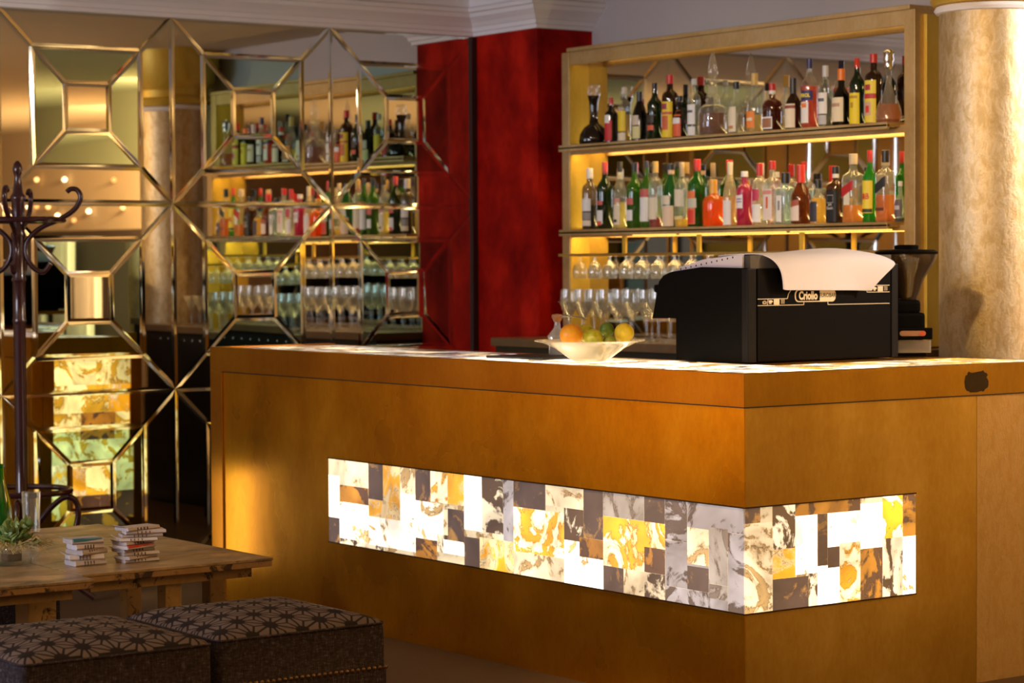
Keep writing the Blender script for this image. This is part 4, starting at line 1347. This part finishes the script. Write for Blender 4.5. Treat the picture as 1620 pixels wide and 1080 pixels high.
lf.build('leaves', plain('succulent leaf', (.17, .26, .07), .45, var=.4, vscale=30), pl, True)
ms = MB()
for k in range(130):
    a = rl.uniform(0, 2*PI)
    r0 = rl.uniform(.02, .09)
    p = Vector((r0*math.cos(a), r0*math.sin(a), .005))
    pts_ = [p]
    for q in range(5):
        p = p+Vector((math.cos(a+rl.uniform(-1.2, 1.2))*.011, math.sin(a+rl.uniform(-1.2, 1.2))*.011, rl.uniform(-.012, .009)))
        pts_.append(p)
    ms.tube(pts_, .0014, 4)
ms.build('moss', plain('dry moss', (.36, .30, .11), .8, var=.4, vscale=60), pl)

gbt = MB().lathe([(0, 0), (.036, 0), (.038, .006), (.038, .10), (.034, .135), (.022, .18), (.0145, .215), (.013, .245), (.0155, .247), (.0155, .257), (.0, .257)], 24).build('water_bottle', glass_mat('green bottle glass', (.03, .34, .04), .3, .04, (.05, .45, .06)), None, True, loc=(-1.76, -1.70, TH+.001))
tag(gbt, 'open green glass bottle at the left edge of the low table', 'bottle')
tm = MB().lathe([(0, 0), (.028, 0), (.029, .004), (.033, .14), (.0318, .14), (.0275, .008), (0, .008)], 24).build('tumbler', M_CLEAR, None, True, loc=(-1.95, -1.505, TH+.001))
tag(tm, 'tall clear glass tumbler behind the succulent bowl', 'glass')

# ------------------------------------------------------------------ ottomans


def star_mat():
    """hemp-leaf star weave: triangular lattice with lines along edges and from each triangle's centre to its corners"""
    t = NT('star pattern upholstery')
    c = t.n('TexCoord', out=3)
    t.n('SeparateXYZ', {0: c})
    sx_, sy_ = t.last.outputs[0], t.last.outputs[1]
    k = 1/.088
    u = t.math('MULTIPLY', sx_, k)
    v = t.math('MULTIPLY', sy_, k)
    s = t.math('SUBTRACT', u, t.math('MULTIPLY', v, .57735))
    q = t.math('MULTIPLY', v, 1.1547)
    fi = t.math('FRACT', s)
    fj = t.math('FRACT', q)
    sm = t.math('ADD', fi, fj)
    upf = t.math('GREATER_THAN', sm, 1.0)

    def sel(a, b):
        return t.math('MULTIPLY_ADD', upf, t.math('SUBTRACT', b, a), a)
    A = sel(t.math('SUBTRACT', 1.0, sm), t.math('SUBTRACT', sm, 1.0))
    B = sel(fi, t.math('SUBTRACT', 1.0, fi))
    C_ = sel(fj, t.math('SUBTRACT', 1.0, fj))
    mn = t.math('MINIMUM', A, t.math('MINIMUM', B, C_))
    mxx = t.math('MAXIMUM', A, t.math('MAXIMUM', B, C_))
    md = t.math('SUBTRACT', t.math('SUBTRACT', 1.0, mn), mxx)
    d = t.math('MINIMUM', t.math('MULTIPLY', mn, 1.6), t.math('SUBTRACT', md, mn))
    core = t.math('SUBTRACT', 1.0, mxx)
    d = t.math('MINIMUM', d, t.math('MULTIPLY', t.math('SUBTRACT', core, .20), 1.0))
    f = t.n('MapRange', {0: d, 1: .05, 2: .085, 3: 0.0, 4: 1.0})
    nz = t.noise(t.obj(), 300, 2)
    col_ = t.mix(f, (.008, .004, .005), t.mix(nz, (.085, .062, .055), (.16, .12, .11)))
    return t.fin(t.bsdf(Base_Color=col_, Roughness=t.n('MapRange', {0: f, 1: 0, 2: 1, 3: .75, 4: .42}), Specular_IOR_Level=.25, Normal=t.bump(t.math('ADD', f, nz), .3, .002)))


def tweed():
    t = NT('grey brown tweed')
    a = t.noise(t.obj((1, 1, .12)), 320, 3, .7)
    b = t.noise(t.obj((.25, .25, 1)), 260, 3, .7)
    f = t.math('MULTIPLY', a, b)
    c = t.ramp(f, [(.12, (.012, .009, .011)), (.3, (.045, .034, .038)), (.45, (.16, .13, .14))])
    return t.fin(t.bsdf(Base_Color=c, Roughness=.9, Specular_IOR_Level=.12, Normal=t.bump(f, .4, .003)))


M_STAR, M_TWEED = star_mat(), tweed()
M_NAIL = plain('antique brass nail heads', (.20, .13, .06), .35, 1.0)


def ottoman(label, x0, x1, y0, y1, h):
    cx_, cy_ = (x0+x1)/2, (y0+y1)/2
    ax, ay = (x1-x0)/2, (y1-y0)/2
    t = thing('ottoman', label, 'ottoman', (cx_, cy_, 0), 'square upholstered ottomans')
    def ring(rx, ry, z, rad, n=6):
        pts = []
        for sx, sy, a0 in ((1, 1, 0), (-1, 1, 90), (-1, -1, 180), (1, -1, 270)):
            for k in range(n+1):
                a = R(a0+90*k/n)
                pts.append((sx*(rx-rad)+rad*math.cos(a), sy*(ry-rad)+rad*math.sin(a), z))
        return pts

    def skin(levels, top):
        m = MB()
        rs = [[m.b.verts.new(p) for p in ring(*lv)] for lv in levels]
        for a, b in zip(rs, rs[1:]):
            n = len(a)
            for i in range(n):
                m.b.faces.new((a[i], a[(i+1) % n], b[(i+1) % n], b[i]))
        if top is not None:
            c = m.b.verts.new((0, 0, top))
            n = len(rs[-1])
            for i in range(n):
                m.b.faces.new((rs[-1][i], rs[-1][(i+1) % n], c))
        return m
    skin([(ax, ay, 0.03, .02), (ax, ay, h-.125, .02), (ax-.004, ay-.004, h-.12, .02), (ax-.004, ay-.004, h-.02, .022), (ax-.006, ay-.006, h-.004, .022)], None).build('upholstered_side', M_TWEED, t, True)
    lv = [(ax-.006, ay-.006, h-.004, .022), (ax-.012, ay-.012, h+.006, .03)]
    for k in range(1, 9):
        f = 1-k/9
        lv.append(((ax-.012)*f, (ay-.012)*f, h+.006+.040*(1-f*f)**.8, max(.03*f, .002)))
    skin(lv, h+.047).build('seat_cushion', M_STAR, t, True)
    pts = [Vector(p) for p in ring(ax-.005, ay-.005, h-.002, .022)]
    MB().tube(pts, .0035, 6, True).build('piping', M_TWEED, t, True)
    nl = MB()
    n = int(2*ay/.018)
    for k in range(n+1):
        yy = -ay+.012+k*(2*ay-.024)/n
        for sx in (1, -1):
            nl.ball((sx*(ax+.0005), yy, h-.122), .0062, .5, 1, 1, 8)
        xx = -ax+.012+k*(2*ax-.024)/n
        for sy in (1, -1):
            nl.ball((xx, sy*(ay+.0005), h-.122), .0062, 1, .5, 1, 8)
    nl.build('nail_trim', M_NAIL, t, True)
    for sx in (1, -1):
        for sy in (1, -1):
            MB().box(sx*(ax-.06)-.02, sx*(ax-.06)+.02, sy*(ay-.06)-.02, sy*(ay-.06)+.02, 0, .03).build('leg', M_DARK, t)
    return t


ottoman('star-patterned square ottoman beside the bar, the right one of the front pair', -.44, .10, -1.918, -1.385, .45)
ottoman('star-patterned square ottoman at the lower left corner, the left one of the front pair', -.42, .13, -2.48, -1.938, .45)
ottoman('dark nail-trimmed ottoman behind the table legs at the left edge', -2.75, -2.22, -1.80, -1.27, .40)
